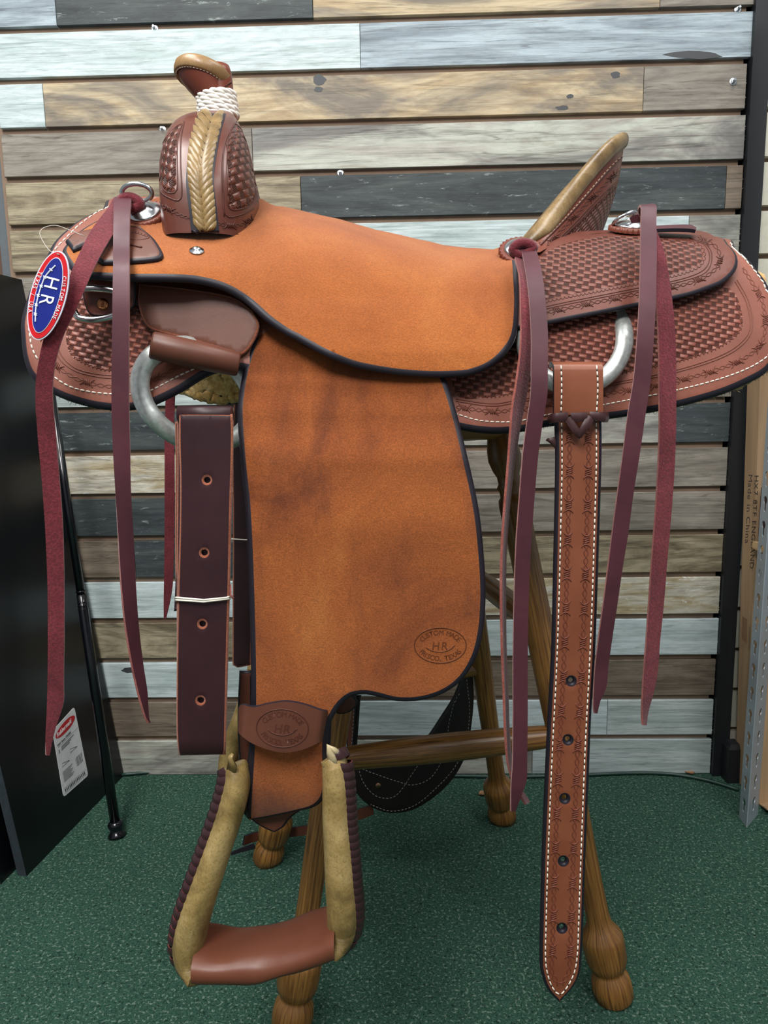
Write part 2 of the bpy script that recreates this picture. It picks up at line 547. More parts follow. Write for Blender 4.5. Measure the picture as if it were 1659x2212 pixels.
def leather(name, c1, c2, rough=.42, scale=14, bump=.12, spec=.32, grain=900, rnd=0.0):
    c1, c2 = dk(c1), dk(c2)
    t = NT(name); v = t.coord(rnd=rnd)
    c = t.ramp(t.noise(v, scale, 5, .6), [(.3, c1), (.7, c2)])
    g = t.noise(v, grain, 3, .6)
    t.bump(g, bump, .0006)
    r = t.math('MULTIPLY_ADD', t.noise(v, scale*3, 3), .25, rough-.12)
    return t.fin(c, r, 0, spec)
def suede(name, c1, c2, c3, scale=7, fine=520, bump=.5, speck=.35):
    c1, c2, c3 = dk(c1), dk(c2), dk(c3)
    t = NT(name); v = t.coord()
    big = t.ramp(t.noise(v, scale, 4, .6, .6), [(.28, c1), (.5, c2), (.75, c3)])
    f = t.noise(v, fine, 3, .7)
    d = t.ramp(f, [(.35, .45), (.5, .9), (.68, 1.5)])
    c = t.mix(speck, big, t.mix(1.0, big, d, 'MULTIPLY'))
    t.bump(f, bump, .0014)
    return t.fin(c, .95, 0, .12, Sheen_Weight=.25, Sheen_Roughness=.5)
def basket(name, c1, c2, cdark, rough=.42, a=.0134, b=.0051, ang=-14, depth=.0026):
    c1, c2, cdark = dk(c1), dk(c2), dk(cdark)
    t = NT(name); v = t.coord('UV', rot=(0, 0, math.radians(-ang)))
    sx = t.n.new('ShaderNodeSeparateXYZ'); t.l(v, sx.inputs[0])
    u = t.math('DIVIDE', sx.outputs[0], a); w = t.math('DIVIDE', sx.outputs[1], b)
    row = t.math('FLOOR', w); fy = t.math('FRACT', w)
    odd = t.math('MULTIPLY', t.math('FLOORED_MODULO', row, 2), .5)
    fx = t.math('FRACT', t.math('ADD', u, odd))
    bar = t.math('LESS_THAN', fx, .64)
    bx = t.math('MINIMUM', t.math('DIVIDE', fx, .64), 1)
    arch = t.math('SINE', t.math('MULTIPLY', bx, math.pi))
    hb = t.math('POWER', t.math('MAXIMUM', t.math('SINE', t.math('MULTIPLY', fy, math.pi)), .0), .45)
    hbar = t.math('MULTIPLY', hb, t.math('MULTIPLY_ADD', t.math('POWER', t.math('MAXIMUM', arch, 0), .5), .55, .45))
    hat = t.math('MULTIPLY_ADD', t.math('SINE', t.math('MULTIPLY', t.math('ADD', t.math('MULTIPLY', fx, 3.2), fy), 15)), .22, .34)
    h = t.math('ADD', t.math('MULTIPLY', bar, hbar), t.math('MULTIPLY', t.math('SUBTRACT', 1, bar), hat))
    vo = t.coord()
    base = t.ramp(t.noise(vo, 16, 5), [(.3, c1), (.7, c2)])
    c = t.mix(t.math('MULTIPLY', t.math('SUBTRACT', 1, bar), .6), base, cdark)  # gaps darkened in the colour: antique dye plus painted relief shade
    g = t.noise(vo, 1200, 2)
    t.bump(t.math('MULTIPLY_ADD', g, .05, h), 1.0, depth)
    return t.fin(c, rough, 0, .45)
def plankmat(name, stops, kx=1.6, kz=15, detail=6, fleck=None, distort=1.2, streak='#2f2a24', amt=.8, second=None):
    """weathered board print: drifting tone, long streaks, thin cracks, worn flecks"""
    t = NT(name); v = t.coord(scale=(kx, 1, kz), rnd=37)
    n1 = t.noise(v, 1.7, detail, .66, distort)
    c = t.ramp(n1, stops)
    if second:
        vb = t.coord(scale=(kx*1.3, 1, kz*.55), rnd=53)
        c = t.mix(t.ramp(t.noise(vb, 1.6, 5, .65, 1.0), [(.46, 0.0), (.60, .85)]), c, second)
    v2 = t.coord(scale=(kx*2.2, 1, kz*6), rnd=19)
    n2 = t.noise(v2, 2.2, 5, .68, .6)
    c = t.mix(t.math('MULTIPLY', t.ramp(n2, [(.48, 0.0), (.70, 1.0)]), amt*.6), c, streak)
    v4 = t.coord(scale=(kx*.9, 1, kz*3.6), rnd=71)
    n4 = t.noise(v4, 1.4, 3, .5, .5)
    crack = t.ramp(t.math('ABSOLUTE', t.math('SUBTRACT', n4, .5)), [(.003, .55), (.011, 0.0)])
    c = t.mix(t.math('MULTIPLY', crack, amt), c, streak)
    v3 = t.coord(scale=(kx*5, 1, kz*2.6), rnd=11)
    n3 = t.noise(v3, 3.0, 6, .75, .5)
    if fleck: c = t.mix(t.ramp(n3, [(.60, 0.0), (.68, 1.0)]), c, fleck)
    c = t.mix(.55, c, t.mix(1.0, c, t.ramp(n3, [(.3, .62), (.5, 1.0), (.7, 1.22)]), 'MULTIPLY'))
    t.bump(n2, .15, .001)
    return t.fin(c, .55, 0, .3)
def oakmat(name, light, mid, dark, rough=.32):
    t = NT(name); v = t.coord('UV', scale=(230, 7, 1), rnd=9)
    n = t.noise(v, 1.0, 5, .6, .9)
    c = t.ramp(n, [(.22, dark), (.42, mid), (.64, light)])
    v2 = t.coord('UV', scale=(620, 16, 1), rnd=5)
    n2 = t.noise(v2, 1.0, 3, .6)
    c = t.mix(t.ramp(n2, [(.54, 0.0), (.66, .7)]), c, dark)
    t.bump(n2, .12, .0005)
    return t.fin(c, rough, 0, .5)
# ================================================================== THE SETTING
# carpet
def carpet():
    t = NT('green_carpet'); v = t.coord()
    big = t.ramp(t.noise(v, 7, 5, .65), [(.3, '#1d3d34'), (.7, '#2b5145')])
    f = t.noise(v, 360, 4, .8)
    c = t.mix(t.ramp(f, [(.38, 0.0), (.62, .75)]), t.mix(t.ramp(f, [(.30, .6), (.42, 0.0)]), big, '#0c1c18'), '#5d8a75')
    sp = t.ramp(t.noise(v, 190, 2, .6), [(.575, 0.0), (.63, .85)])
    c = t.mix(sp, c, '#8fa898')
    dk_ = t.ramp(t.noise(v, 130, 3, .7), [(.34, .7), (.46, 0.0)])
    c = t.mix(dk_, c, '#10231e')
    t.bump(f, 1.0, .007)
    return t.fin(c, .95, 0, .1)
M_CARPET = carpet()
fl = MB(); fl.box((0.1, 0.9, -0.01), (2.2, 2.2, .01))
tag(fl.build('floor', M_CARPET, None, False), 'dark green carpet flecked with pale specks', None, None, 'structure')

WY, WD = -0.0279, 1.7187
W0 = Vector((0, WD, 0)); WDIR = Vector((math.cos(WY), math.sin(WY), 0)); WN = Vector((math.sin(WY), -math.cos(WY), 0))
def wall_s(px, py): return (on_plane(px, py, W0, WN) - W0).dot(WDIR)
def wpt(s, z, off): return W0 + WDIR*s + WN*off + Vector((0, 0, z))
def wbox(mb, s0, s1, z0, z1, o0, o1, mi=0, jag=0.0, bev=0.0008):
    """box standing on the wall plane, edges slightly broken"""
    a = wpt(s0, z0, o0); vs = []
    for s in (s0, s1):
        for o in (o0, o1):
            for z in (z0, z1): vs.append(wpt(s, z, o))
    mb.add(vs, [(0,1,3,2),(4,6,7,5),(0,4,5,1),(2,3,7,6),(0,2,6,4),(1,5,7,3)], mi)
Z_BOT = lambda k: CAMZ + .7984 - .1016*k
SLAT_H = .0885
M_MDF = plain('brown_groove', '#8a7360', .8)
M_BACKER = M_MDF
wb = MB(); wbox(wb, -.842, .782, 0.0, 2.35, -.03, -.0105)
WALL = tag(wb.build('wall_back', M_BACKER, None, False), 'slatted wall of weathered wood-print planks', None, None, 'structure')
PM = {
 'mint': plankmat('plank_mint', [(.25, '#83938f'), (.40, '#a9b9b8'), (.58, '#c5d2d4'), (.8, '#99a9a2')], 1.2, 14, streak='#5c6863', amt=.7),
 'slate': plankmat('plank_slate', [(.3, '#2a2f32'), (.5, '#3c4345'), (.7, '#4c5452')], 1.8, 14, fleck='#7d8784', streak='#1f2325'),
 'beige': plankmat('plank_beige', [(.25, '#8a7355'), (.42, '#ab9777'), (.58, '#c2b394'), (.75, '#9a6c42')], 1.0, 8, distort=2.6, second='#6d6862', amt=.6),
 'blue': plankmat('plank_blue', [(.25, '#5a646b'), (.42, '#86929a'), (.6, '#a9b8bf'), (.8, '#7c7c77')], 1.1, 11, streak='#3a4046'),
 'gray': plankmat('plank_gray', [(.25, '#5a554e'), (.45, '#7a746b'), (.65, '#928c82'), (.8, '#66615a')], 1.4, 12, distort=1.8),
 'fade': plankmat('plank_fade', [(.25, '#85827b'), (.42, '#a29e95'), (.58, '#b5baae'), (.76, '#8f8473')], 0.9, 7, distort=2.2, second='#6c6a68'),
 'olive': plankmat('plank_olive', [(.25, '#4b4335'), (.42, '#756a56'), (.6, '#a2987f'), (.78, '#5f5443')], 1.3, 9, distort=3.0),
 'brown': plankmat('plank_brown', [(.25, '#4a4036'), (.45, '#6f6356'), (.65, '#85796b'), (.8, '#594f45')], 1.4, 13),
 'white': plankmat('plank_white', [(.25, '#857554'), (.40, '#a89a7c'), (.55, '#c6c2b4'), (.75, '#8f7e5d')], 1.4, 9, fleck='#d8dcd8', distort=2.4),
 'pale': plankmat('plank_pale', [(.25, '#7d8885'), (.45, '#a5b2b0'), (.62, '#bfc9c8'), (.8, '#848a85')], 1.2, 15, streak='#565d5a'),
}
# per row: joints in px at that row's height, with the plank print
ROWS = {
 -3: [(None, 400, 'beige'), (400, 1100, 'mint'), (1100, None, 'gray')],
 -2: [(None, 620, 'slate'), (620, None, 'blue')],
 -1: [(None, 300, 'gray'), (300, 980, 'mint'), (980, None, 'beige')],
 0: [(None, 118, 'blue'), (118, 675, 'slate'), (675, 1427, 'beige'), (1427, None, 'gray')],
 1: [(None, 778, 'mint'), (778, None, 'blue')],
 2: [(None, 94, 'mint'), (94, 1390, 'beige'), (1390, None, 'gray')],
 3: [(None, 545, 'gray'), (545, None, 'fade')],
 4: [(None, 650, 'olive'), (650, 1568, 'slate'), (1568, None, 'brown')],
 5: [(None, 420, 'olive'), (420, 1487, 'mint'), (1487, None, 'fade')],
 6: [(None, 700, 'gray'), (700, None, 'blue')],
 7: [(None, 500, 'slate'), (500, None, 'beige')],
 8: [(None, 900, 'pale'), (900, None, 'gray')],
 9: [(None, 700, 'slate'), (700, 1458, 'fade'), (1458, None, 'slate')],
 10: [(None, 620, 'white'), (620, None, 'gray')],
 11: [(None, 800, 'slate'), (800, None, 'gray')],
 12: [(None, 291, 'brown'), (291, 900, 'slate'), (900, None, 'olive')],
 13: [(None, 700, 'mint'), (700, None, 'white')],
 14: [(None, 820, 'olive'), (820, None, 'mint')],
 15: [(None, 900, 'mint'), (900, None, 'brown')],
 16: [(None, 640, 'brown'), (640, 1312, 'mint'), (1312, None, 'pale')],
 17: [(None, 1150, 'fade'), (1150, None, 'pale')],
}
S_L, S_R = -.8306, .7904
for k, segs in ROWS.items():
    z0 = Z_BOT(k); z1 = z0 + SLAT_H
    pyc = proj(wpt(0, (z0+z1)/2, 0))[1]
    if k == 17: z0 = 0.001
    for a, b, style in segs:
        s0 = S_L if a is None else wall_s(a, pyc + (829-a)*.012)
        s1 = S_R if b is None else wall_s(b, pyc + (829-b)*.012)
        if b is None: s1 += {0: .004, 1: .003, 2: -.004}.get(k, 0) + random.uniform(-.0015, .0015)
        m = MB()
        if a is not None: s0 += .0005
        if b is not None: s1 -= .0005
        # front face with slightly eased edges, chipped cut at the right-hand end
        wbox(m, s0, s1, z0, z1, -.0105, -.0008)
        e = .0008
        vs = [wpt(s0, z0, -.0008), wpt(s1, z0, -.0008), wpt(s1, z1, -.0008), wpt(s0, z1, -.0008), wpt(s0+e, z0+e, 0), wpt(s1-e, z0+e, 0), wpt(s1-e, z1-e, 0), wpt(s0+e, z1-e, 0)]
        m.add(vs, [(4, 5, 6, 7), (0, 1, 5, 4), (1, 2, 6, 5), (2, 3, 7, 6), (3, 0, 4, 7)])
        if b is None and k >= 2:
            for q in range(9):
                zz = random.uniform(z0+.004, z1-.004); w = random.uniform(.001, .003); l = random.uniform(.0006, .0022)
                m.add([wpt(s1-.001, zz-w, -.0005), wpt(s1-.001, zz+w, -.0005), wpt(s1+l, zz, -.001), wpt(s1-.001, zz, .0004)], [(0, 2, 3), (1, 3, 2), (0, 3, 1), (0, 1, 2)])
        m.build('plank', PM[style], WALL, False)
# printed knots and worn spots
M_KNOT = plain('knot_print', '#3d4043', .55)
for kx_, ky_, a_, b_ in ((691, 172, 14, 12), (688, 193, 10, 6), (1330, 162, 10, 8), (1231, 208, 8, 5), (1215, 233, 14, 5), (278, 1448, 15, 6), (742, 1546, 22, 6), (1500, 118, 60, 9), (540, 1455, 12, 5)):
    m = MB(); ring_ = []
    for i in range(14):
        w = 2*math.pi*i/14; k_ = random.uniform(.8, 1.15); ring_.append(on_plane(kx_ + a_*k_*math.cos(w), ky_ + b_*k_*math.sin(w), W0 + WN*.0003, WN))
    m.add(ring_, [tuple(range(14))]); m.build('knot', M_KNOT, WALL, False)
# bolts that hold the slat panels
M_ZINC = NT('zinc_bolt').fin('#c9cdd0', .3, 1)
for n_, (px, py) in enumerate([(334, 61), (735, 373), (351, 279), (1584, 176), (1594, 20)]):
    deep = n_ != 3
    p = on_plane(px, py, W0 + WN*(-.006 if deep else .001), WN)
    m = MB()
    m.lathe(p - WN*.004, WN, [(0, .0075), (.004, .0075), (.0045, .006)], 16)
    m.lathe(p, WN, [(0, .0048), (.004, .0048), (.0042, .0032), (.011, .003), (.0115, .0024)], 6)
    m.build('bolt', M_ZINC, WALL, False)
# black post between the two slat walls
M_POST = plain('black_paint_and_gap_shade', '#15181c', .5)
m = MB(); wbox(m, .792, .8285, 0, 2.35, -.05, .012)
tag(m.build('trim_1', M_POST, None, False), 'black painted wooden post beside the cream slats', None, None, 'structure')
m = MB(); wbox(m, .70, .7925, 0, 2.35, -.06, -.032)  # black strip added in place of the shadow gap beside the post
tag(m.build('gap_shade', M_POST, None, False), 'added black strip standing in for the shadow gap at the slat ends', None, None, 'structure')
# cream slat wall on the right
M_CREAM = plain('cream_laminate', '#d9d6c4', .45)
m = MB(); wbox(m, .8285, 1.5, 0, 2.35, -.05, -.036)
WR = tag(m.build('wall_right', M_BACKER, None, False), 'cream laminate slat wall right of the black post', None, None, 'structure')
for k in range(-3, 18):
    z0 = max(.001, Z_BOT(k) + .010); m = MB(); wbox(m, .829, 1.48, z0, Z_BOT(k) + .010 + .0893, -.036, -.02); m.build('slat', M_CREAM, WR, False)
# grey post and old wood beyond the left end of the slats
M_GREYP = plain('grey_paint', '#5f666b', .6); M_OLDW = plain('old_wood', '#5d4536', .7)
m = MB(); wbox(m, -.864, -.838, 0, 2.35, -.06, -.018)
tag(m.build('trim_2', M_GREYP, None, False), 'grey post at the left end of the slats', None, None, 'structure')
m = MB(); wbox(m, -1.4, -.864, 0, 2.35, -.07, -.03)
tag(m.build('wall_left', M_OLDW, None, False), 'dark brown boarding left of the slat wall', None, None, 'structure')
# green cable along the foot of the wall
M_CABLE = plain('green_cable', '#1c3a32', .45)
cab = smooth([tuple(on_floor(x, y, .005)) for x, y in [(258, 1674), (330, 1668), (420, 1664), (520, 1672), (640, 1684), (800, 1680), (960, 1676), (1100, 1678), (1260, 1674), (1360, 1670), (1450, 1672), (1530, 1686), (1596, 1706)]], .02)
m = MB(); m.tube(cab, .0042, 8)
tag(m.build('power_cable', M_CABLE), 'dark green cable lying along the foot of the wall', 'cable')

# ================================================================== LEFT: boards and pole
M_BLACKB = NT('black_melamine'); _v = M_BLACKB.coord(scale=(1, 1, 1))
M_BLACKB = M_BLACKB.fin('#080a0e', .33, 0, .5)
M_BEDGE = plankmat('board_edge', [(.3, '#1f262c'), (.6, '#323b42')], 8, 2)
bf = on_floor(58, 1893); bb_ = on_floor(270, 1672) + Vector((0, -.01, 0))
bt = P(47, 604, 1.69)
along = (bf - bb_); upv = bt - bb_
bn = along.cross(upv).normalized()
if bn.x < 0: bn = -bn
def slab(name, o, a, u, n, th, mats, bev=.001):
    m = MB(); A = a.normalized(); Uu = u.normalized(); vs = []
    for i in (0, 1):
        d = n*(-th*i)
        vs += [o+d, o+a+d, o+a+u+d, o+u+d]
    m.add(vs, [(0, 1, 2, 3), (4, 7, 6, 5)], 0); m.add(vs, [(0, 4, 5, 1), (1, 5, 6, 2), (2, 6, 7, 3), (3, 7, 4, 0)], 1)
    return m.build(name, mats, None, False)
def thing_slab(name, label, cat, o, a, u, n, th, zbase, group=None):
    t_ = thing(name, o, label, cat, group)
    m = MB(); vs = []
    for i in (0, 1):
        d = n*(-th*i); vs += [o+d, o+a+d, o+a+u+d, o+u+d]
    m.add(vs, [(0, 1, 2, 3), (4, 7, 6, 5)]); m.build('panel', M_BLACKB, t_, False)
    # edge band strip, a little proud
    m = MB(); e = .0004
    for q0, q1 in ((1, 2), (0, 3), (3, 2), (0, 1)):
        pass
    A = a.normalized()
    m.add([o+a+A*e, o+a+A*e-n*th, o+a+u+A*e-n*th, o+a+u+A*e], [(0, 1, 2, 3)])
    m.add([o-A*e, o-A*e-n*th, o+u-A*e-n*th, o+u-A*e], [(0, 1, 2, 3)])
    m.add([o+u, o+u+a, o+u+a-n*th, o+u-n*th], [(0, 1, 2, 3)]); m.add([o, o+a, o+a-n*th, o-n*th], [(0, 1, 2, 3)])
    m.build('edge_band', M_BEDGE, t_, False)
    return t_
lift0 = Vector((0, 0, .0))
brd = thing_slab('shelf_board', 'black shelf board with white paper label leaning behind the saddle front', 'board', bb_, along, upv, bn, .019, 0)
sh = -bn*.032 + along.normalized()*.028
sh.z = 0
thing_slab('shelf_board', 'second black shelf board, tucked behind the one with the label', 'board', bb_ + Vector((-.036, -.0, 0)), along*1.06, upv*.985, bn, .019, 0)
# label
M_PAPER = plain('label_paper', '#dfe0e2', .5); M_RED = plain('label_red', '#c4202c', .45); M_INK = plain('label_ink', '#34363b', .5); M_WHITE = plain('white_print', '#f2f2f2', .5)
q = [on_plane(x, y, bb_, bn) for x, y in [(113, 1579), (160, 1527), (190, 1675), (137, 1722)]]
class Quad:
    def __init__(s, q, n): s.q = q; s.n = n
    def p(s, u, v, lift=0):
        a = s.q[0].lerp(s.q[1], u); b = s.q[3].lerp(s.q[2], u); return a.lerp(b, v) + s.n*lift
lab = Quad(q, bn)
m = MB(); rr = []
for cx_, cy_, a0 in ((.06, .04, 180), (.94, .04, 270), (.94, .96, 0), (.06, .96, 90)):
    for k in range(4):
        w = math.radians(a0 + 30*k); rr.append((cx_ + .06*math.cos(w), cy_ + .04*math.sin(w)))
m.add([lab.p(u, v, .0008) for u, v in rr] + [lab.p(u, v, .0) for u, v in rr], [tuple(range(16)), tuple(range(31, 15, -1))] + [(i, (i+1) % 16, 16+(i+1) % 16, 16+i) for i in range(16)])
LBL = m.build('paper_label', M_PAPER, brd, False)
def ltext(mb, body, u0, v0, h, asp=.62, lift=.0012, slant=0.0):
    acc = 0
    for ch in body:
        if ch == ' ': acc += .32; continue
        a0 = acc
        put_text(mb, ch, lambda x, y: (lab.p(u0 + (a0+x+slant*y)*h*asp, v0 - y*h, lift), bn), .0002, 0)
        acc += glyph(ch)[2] + .06
m = MB(); ov = [(.50 + .44*math.cos(k*math.pi/12), .12 + .075*math.sin(k*math.pi/12)) for k in range(24)]
m.add([lab.p(u, v, .0011) for u, v in ov], [tuple(range(24))]); m.build('red_oval', M_RED, LBL, False)
m = MB(); ltext(m, 'Rubbermaid', .12, .145, .085, 1.45/1.0, .0014, .2); m.build('lettering', M_WHITE, LBL, False)
m = MB()
ltext(m, 'SHELF  Estante  ETAGERE', .08, .265, .04, 1.25)
ltext(m, '3', .08, .37, .07, 1.5)
def bar(u0, u1, v0, v1): m.add([lab.p(u0, v0, .0012), lab.p(u1, v0, .0012), lab.p(u1, v1, .0012), lab.p(u0, v1, .0012)], [(0, 1, 2, 3)])
for i, (u0, u1) in enumerate([(.2, .75), (.2, .62), (.2, .55)]): bar(u0, u1, .315 + .022*i, .324 + .022*i)
bar(.1, .95, .285, .288)
for k in range(16):
    if k % 3 != 1: bar(.64 + .017*k, .64 + .017*k + (.011 if k % 2 else .006), .63, .76)
for i in range(8): bar(.1, .5 - .04*(i % 3), .66 + .02*i, .667 + .02*i)
for (u, v) in ((.12, .52), (.50, .44)):
    for a_, b_ in (((u, v+.07), (u+.3, v+.07)), ((u, v+.07), (u+.02, v+.02)), ((u+.02, v+.02), (u+.3, v+.07))):
        d = .006; m.add([lab.p(a_[0], a_[1], .0012), lab.p(b_[0], b_[1], .0012), lab.p(b_[0], b_[1]-d, .0012), lab.p(a_[0], a_[1]-d, .0012)], [(0, 1, 2, 3)])
bar(.05, .95, .89, .893); bar(.05, .95, .965, .968)
for k in range(14): bar(.08 + .06*k, .11 + .06*k, .905, .95)
m.build('fine_print', M_INK, LBL, False)
# extension pole
M_TUBE = NT('black_gloss_tube').fin('#0a0b10', .18, 0, .6)
pb = on_floor(253, 1806); pt_ = P(103, 800, 1.62)
pole = thing('extension_pole', pb, 'thin black telescopic pole leaning on the labelled board', 'pole')
ax = (pt_ - pb).normalized(); Lp = (pt_ - pb).length
m = MB(); m.lathe(pb + ax*.02, ax, [(0, .0105), (Lp*.47, .0105), (Lp*.472, .0098), (Lp*.50, .0098)], 16); m.build('lower_tube', M_TUBE, pole)
m = MB()
for t_ in (.488, .495, .502, .525): m.lathe(pb + ax*(Lp*t_), ax, [(0, .0098), (.0015, .0108), (.003, .0098)], 16)
m.build('collar', M_TUBE, pole)
m = MB(); m.lathe(pb + ax*(Lp*.49), ax, [(0, .0088), (Lp*.51, .0088)], 16); m.build('upper_tube', M_TUBE, pole)
m = MB(); m.lathe(pb, ax, [(0, .019), (.004, .0195), (.009, .015), (.014, .0125), (.02, .0155), (.028, .0165), (.032, .013), (.033, .0105)], 20); m.build('foot_cap', M_TUBE, pole)

# ================================================================== RIGHT: boxes and shelf frame
def cardm(name, c1, c2):
    t = NT(name); v = t.coord(scale=(30, 30, 2)); c = t.ramp(t.noise(v, 2, 4), [(.3, c1), (.7, c2)]); return t.fin(c, .8, 0, .2)
M_CARD = cardm('cardboard', '#8d745a', '#a08668'); M_CARD2 = cardm('cardboard_light', '#93795c', '#a88c6b')
cb = thing('cardboard_box', (.95, 1.62, 0), 'tall brown cardboard box with black print against the cream slats', 'box')
o = on_floor(1612, 1708); o.z = 0
tl = Vector((-.027, .004, 1.0)); ar = Vector((.16, -.004, 0)); bk_ = Vector((0, .055, 0))
m = MB(); m.add([o, o+ar, o+ar+tl, o+tl, o+bk_, o+ar+bk_, o+ar+tl+bk_, o+tl+bk_], [(0, 1, 2, 3), (4, 7, 6, 5), (0, 3, 7, 4), (1, 5, 6, 2), (3, 2, 6, 7), (0, 4, 5, 1)])
m.build('carton', M_CARD, cb, False)
cn = ar.cross(tl).normalized()
if cn.y > 0: cn = -cn
M_PRINT = plain('black_print', '#2a241f', .7)
def boxtext(body, px, py0, py1, h):
    m = MB(); d = [(px[0], py0), (px[1], py1)]
    p0 = on_plane(px[0], py0, o, cn); p1 = on_plane(px[1], py1, o, cn)
    dr = (p1-p0); L = dr.length; dr.normalize(); up_ = dr.cross(cn)
    if up_.x < 0: up_ = -up_
    tot = 0; pos = []
    for ch in body: pos.append(tot); tot += .34 if ch == ' ' else glyph(ch)[2] + .10
    sc = L/tot
    for ch, a in zip(body, pos):
        if ch == ' ': continue
        put_text(m, ch, lambda x, y: (p0 + dr*((a+x)*sc) + up_*(y*h) + cn*.0004, cn), .0002)
    m.build('lettering', M_PRINT, cb, False)
boxtext('HX7 8TF ENGLAND', (1630, 1619), 1026, 1230, .0125)
boxtext('Made in China', (1617, 1609), 1024, 1176, .0125)
m = MB(); m.add([on_plane(x, y, o, cn) + cn*.0006 for x, y in [(1603, 1330), (1614, 1338), (1613, 1392), (1602, 1380)]], [(0, 1, 2, 3)]); m.build('torn_patch', plain('torn_card', '#6d5339', .8), cb, False)
# second, lower box
o2 = on_floor(1643, 1742); c2 = thing('cardboard_box', o2, 'brown cardboard box on the carpet behind the steel shelf post', 'box')
m = MB(); m.box(o2 + Vector((.15, .03, .19)), (.15, .022, .19)); m.build('carton', M_CARD2, c2, False)
m = MB()
m.add([o2 + Vector(v) for v in ((0, .008, 0), (.3, .008, 0), (.3, -.05, .012), (-.01, -.045, .018))] + [o2 + Vector(v) for v in ((0, .008, .003), (.3, .008, .003), (.3, -.05, .015), (-.01, -.045, .021))], [(0, 1, 2, 3), (4, 7, 6, 5), (0, 4, 5, 1), (1, 5, 6, 2), (2, 6, 7, 3), (3, 7, 4, 0)]); m.build('flap', M_CARD2, c2, False)
# steel angle post with keyhole slots
M_STEEL = plain('galvanised_steel', '#a3adb5', .42, .35); M_STEELD = plain('slot_dark', '#3b3f43', .6, .3)
fc = on_floor(1614, 1787); fL = on_floor(1598, 1765); fR = on_floor(1637, 1760)
tipc = Vector((0, 0, 1.9))
pst = thing('shelf_post', fc, 'galvanised steel angle post with keyhole slots at the right edge', 'shelf post')
tilt = Vector((.012, 0, 1.9))
def flange(a, b, nslot, mirror):
    d = (b-a); w = d.length; d.normalize(); nn = d.cross(Vector((0, 0, 1))).normalized()
    if nn.y > 0: nn = -nn
    U = tilt.normalized(); H = 1.75
    m = MB(); pts = [(0, 0), (w, 0), (w, H), (0, H)]; poly = [Vector(p) for p in pts]; edges = [(i, (i+1) % 4) for i in range(4)]; holes = []
    for k in range(nslot):
        z = .03 + k*.0508; c = w*.5; h = [(c + .0065*math.cos(t*math.pi/4 + .4), z + .016 + .0065*math.sin(t*math.pi/4 + .4)) for t in range(8)]
        h2 = [(c - .0028, z + .011), (c - .0034, z), (c, z - .004), (c + .0034, z), (c + .0028, z + .011)]
        hp = [(c + .0085*math.cos(math.radians(t)), z + .018 + .0085*math.sin(math.radians(t))) for t in range(-60, 241, 37)] + [(c - .0044, z + .004), (c - .0044, z - .003), (c, z - .007), (c + .0044, z - .003), (c + .0044, z + .004)]
        holes.append(hp); b0 = len(poly); poly += [Vector(p) for p in hp]; edges += [(b0+i, b0+(i+1) % len(hp)) for i in range(len(hp))]
    ov, oe, of, _, _, _ = geometry.delaunay_2d_cdt(poly, edges, [], 0, 1e-7)
    fs = []
    for f in of:
        cx_ = sum(ov[i].x for i in f)/3; cy_ = sum(ov[i].y for i in f)/3
        if 0 < cx_ < w and not any(abs(cy_ - h[0][1]) < .05 and inside(h, cx_, cy_) for h in holes): fs.append(tuple(f))
    top = [a + d*v.x + U*v.y for v in ov]
    m.add(top, fs); m.add([p - nn*.0018 for p in top], [f[::-1] for f in fs])
    for h in holes:
        t1 = [a + d*x + U*y for x, y in h]; t2 = [p - nn*.0018 for p in t1]; n = len(h)
        m.add(t1+t2, [(i, (i+1) % n, n+(i+1) % n, n+i) for i in range(n)])
    for x in (0, w):
        e = [a + d*x, a + d*x + U*H]; m.add([e[0], e[1], e[1]-nn*.0018, e[0]-nn*.0018], [(0, 1, 2, 3)])
    return m
flange(fL, fc, 33, 0).build('flange', M_STEEL, pst, False)
flange(fc, fR, 33, 1).build('flange', M_STEEL, pst, False)
# shelf beam and shelf that the post carries
zb = P(1655, 1235, 1.52).z
shf = thing('shelf_level', (1.2, 1.6, zb), 'steel shelf beam with particle board deck, cut off by the right edge', 'shelf')
m = MB(); x0 = P(1651, 1235, 1.53).x
m.box((x0 + .3, 1.545, zb), (.3, .004, .032)); m.build('beam', M_STEEL, shf, False)
m = MB(); m.box((x0 + .31, 1.578, zb + .04), (.30, .028, .008)); m.build('deck', plankmat('chipboard', [(.3, '#a98a63'), (.7, '#c4a67c')], 20, 20), shf, False)
m = MB(); m.box((x0 + .14, 1.578, zb + .0485 + .06), (.12, .026, .06)); tag(m.build('storage_bin', plain('dark_red_bin', '#3a2626', .5), None, False), 'dark maroon bin on the steel shelf', 'bin')
# small black box on the floor by the post
o3 = on_floor(1563, 1688)
sb = thing('black_box', o3 + Vector((.02, .0, 0)), 'small black box on the floor between post and tall carton', 'box')
m = MB(); a0 = o3 + Vector((.004, -.01, 0))
for z0_, z1_, i0, i1 in ((0, .085, 0, 0), (.085, .097, 0, .006)):
    vs = []
    for z_, i_ in ((z0_, i0), (z1_, i1)): vs += [a0 + Vector((x, y, z_)) for x, y in ((i_, i_), (.034-i_, i_), (.034-i_, .04-i_), (i_, .04-i_))]
    m.add(vs, [(0, 1, 5, 4), (1, 2, 6, 5), (2, 3, 7, 6), (3, 0, 4, 7), (4, 5, 6, 7)])
m.build('case', plain('black_plastic', '#1b1c20', .4), sb, False)
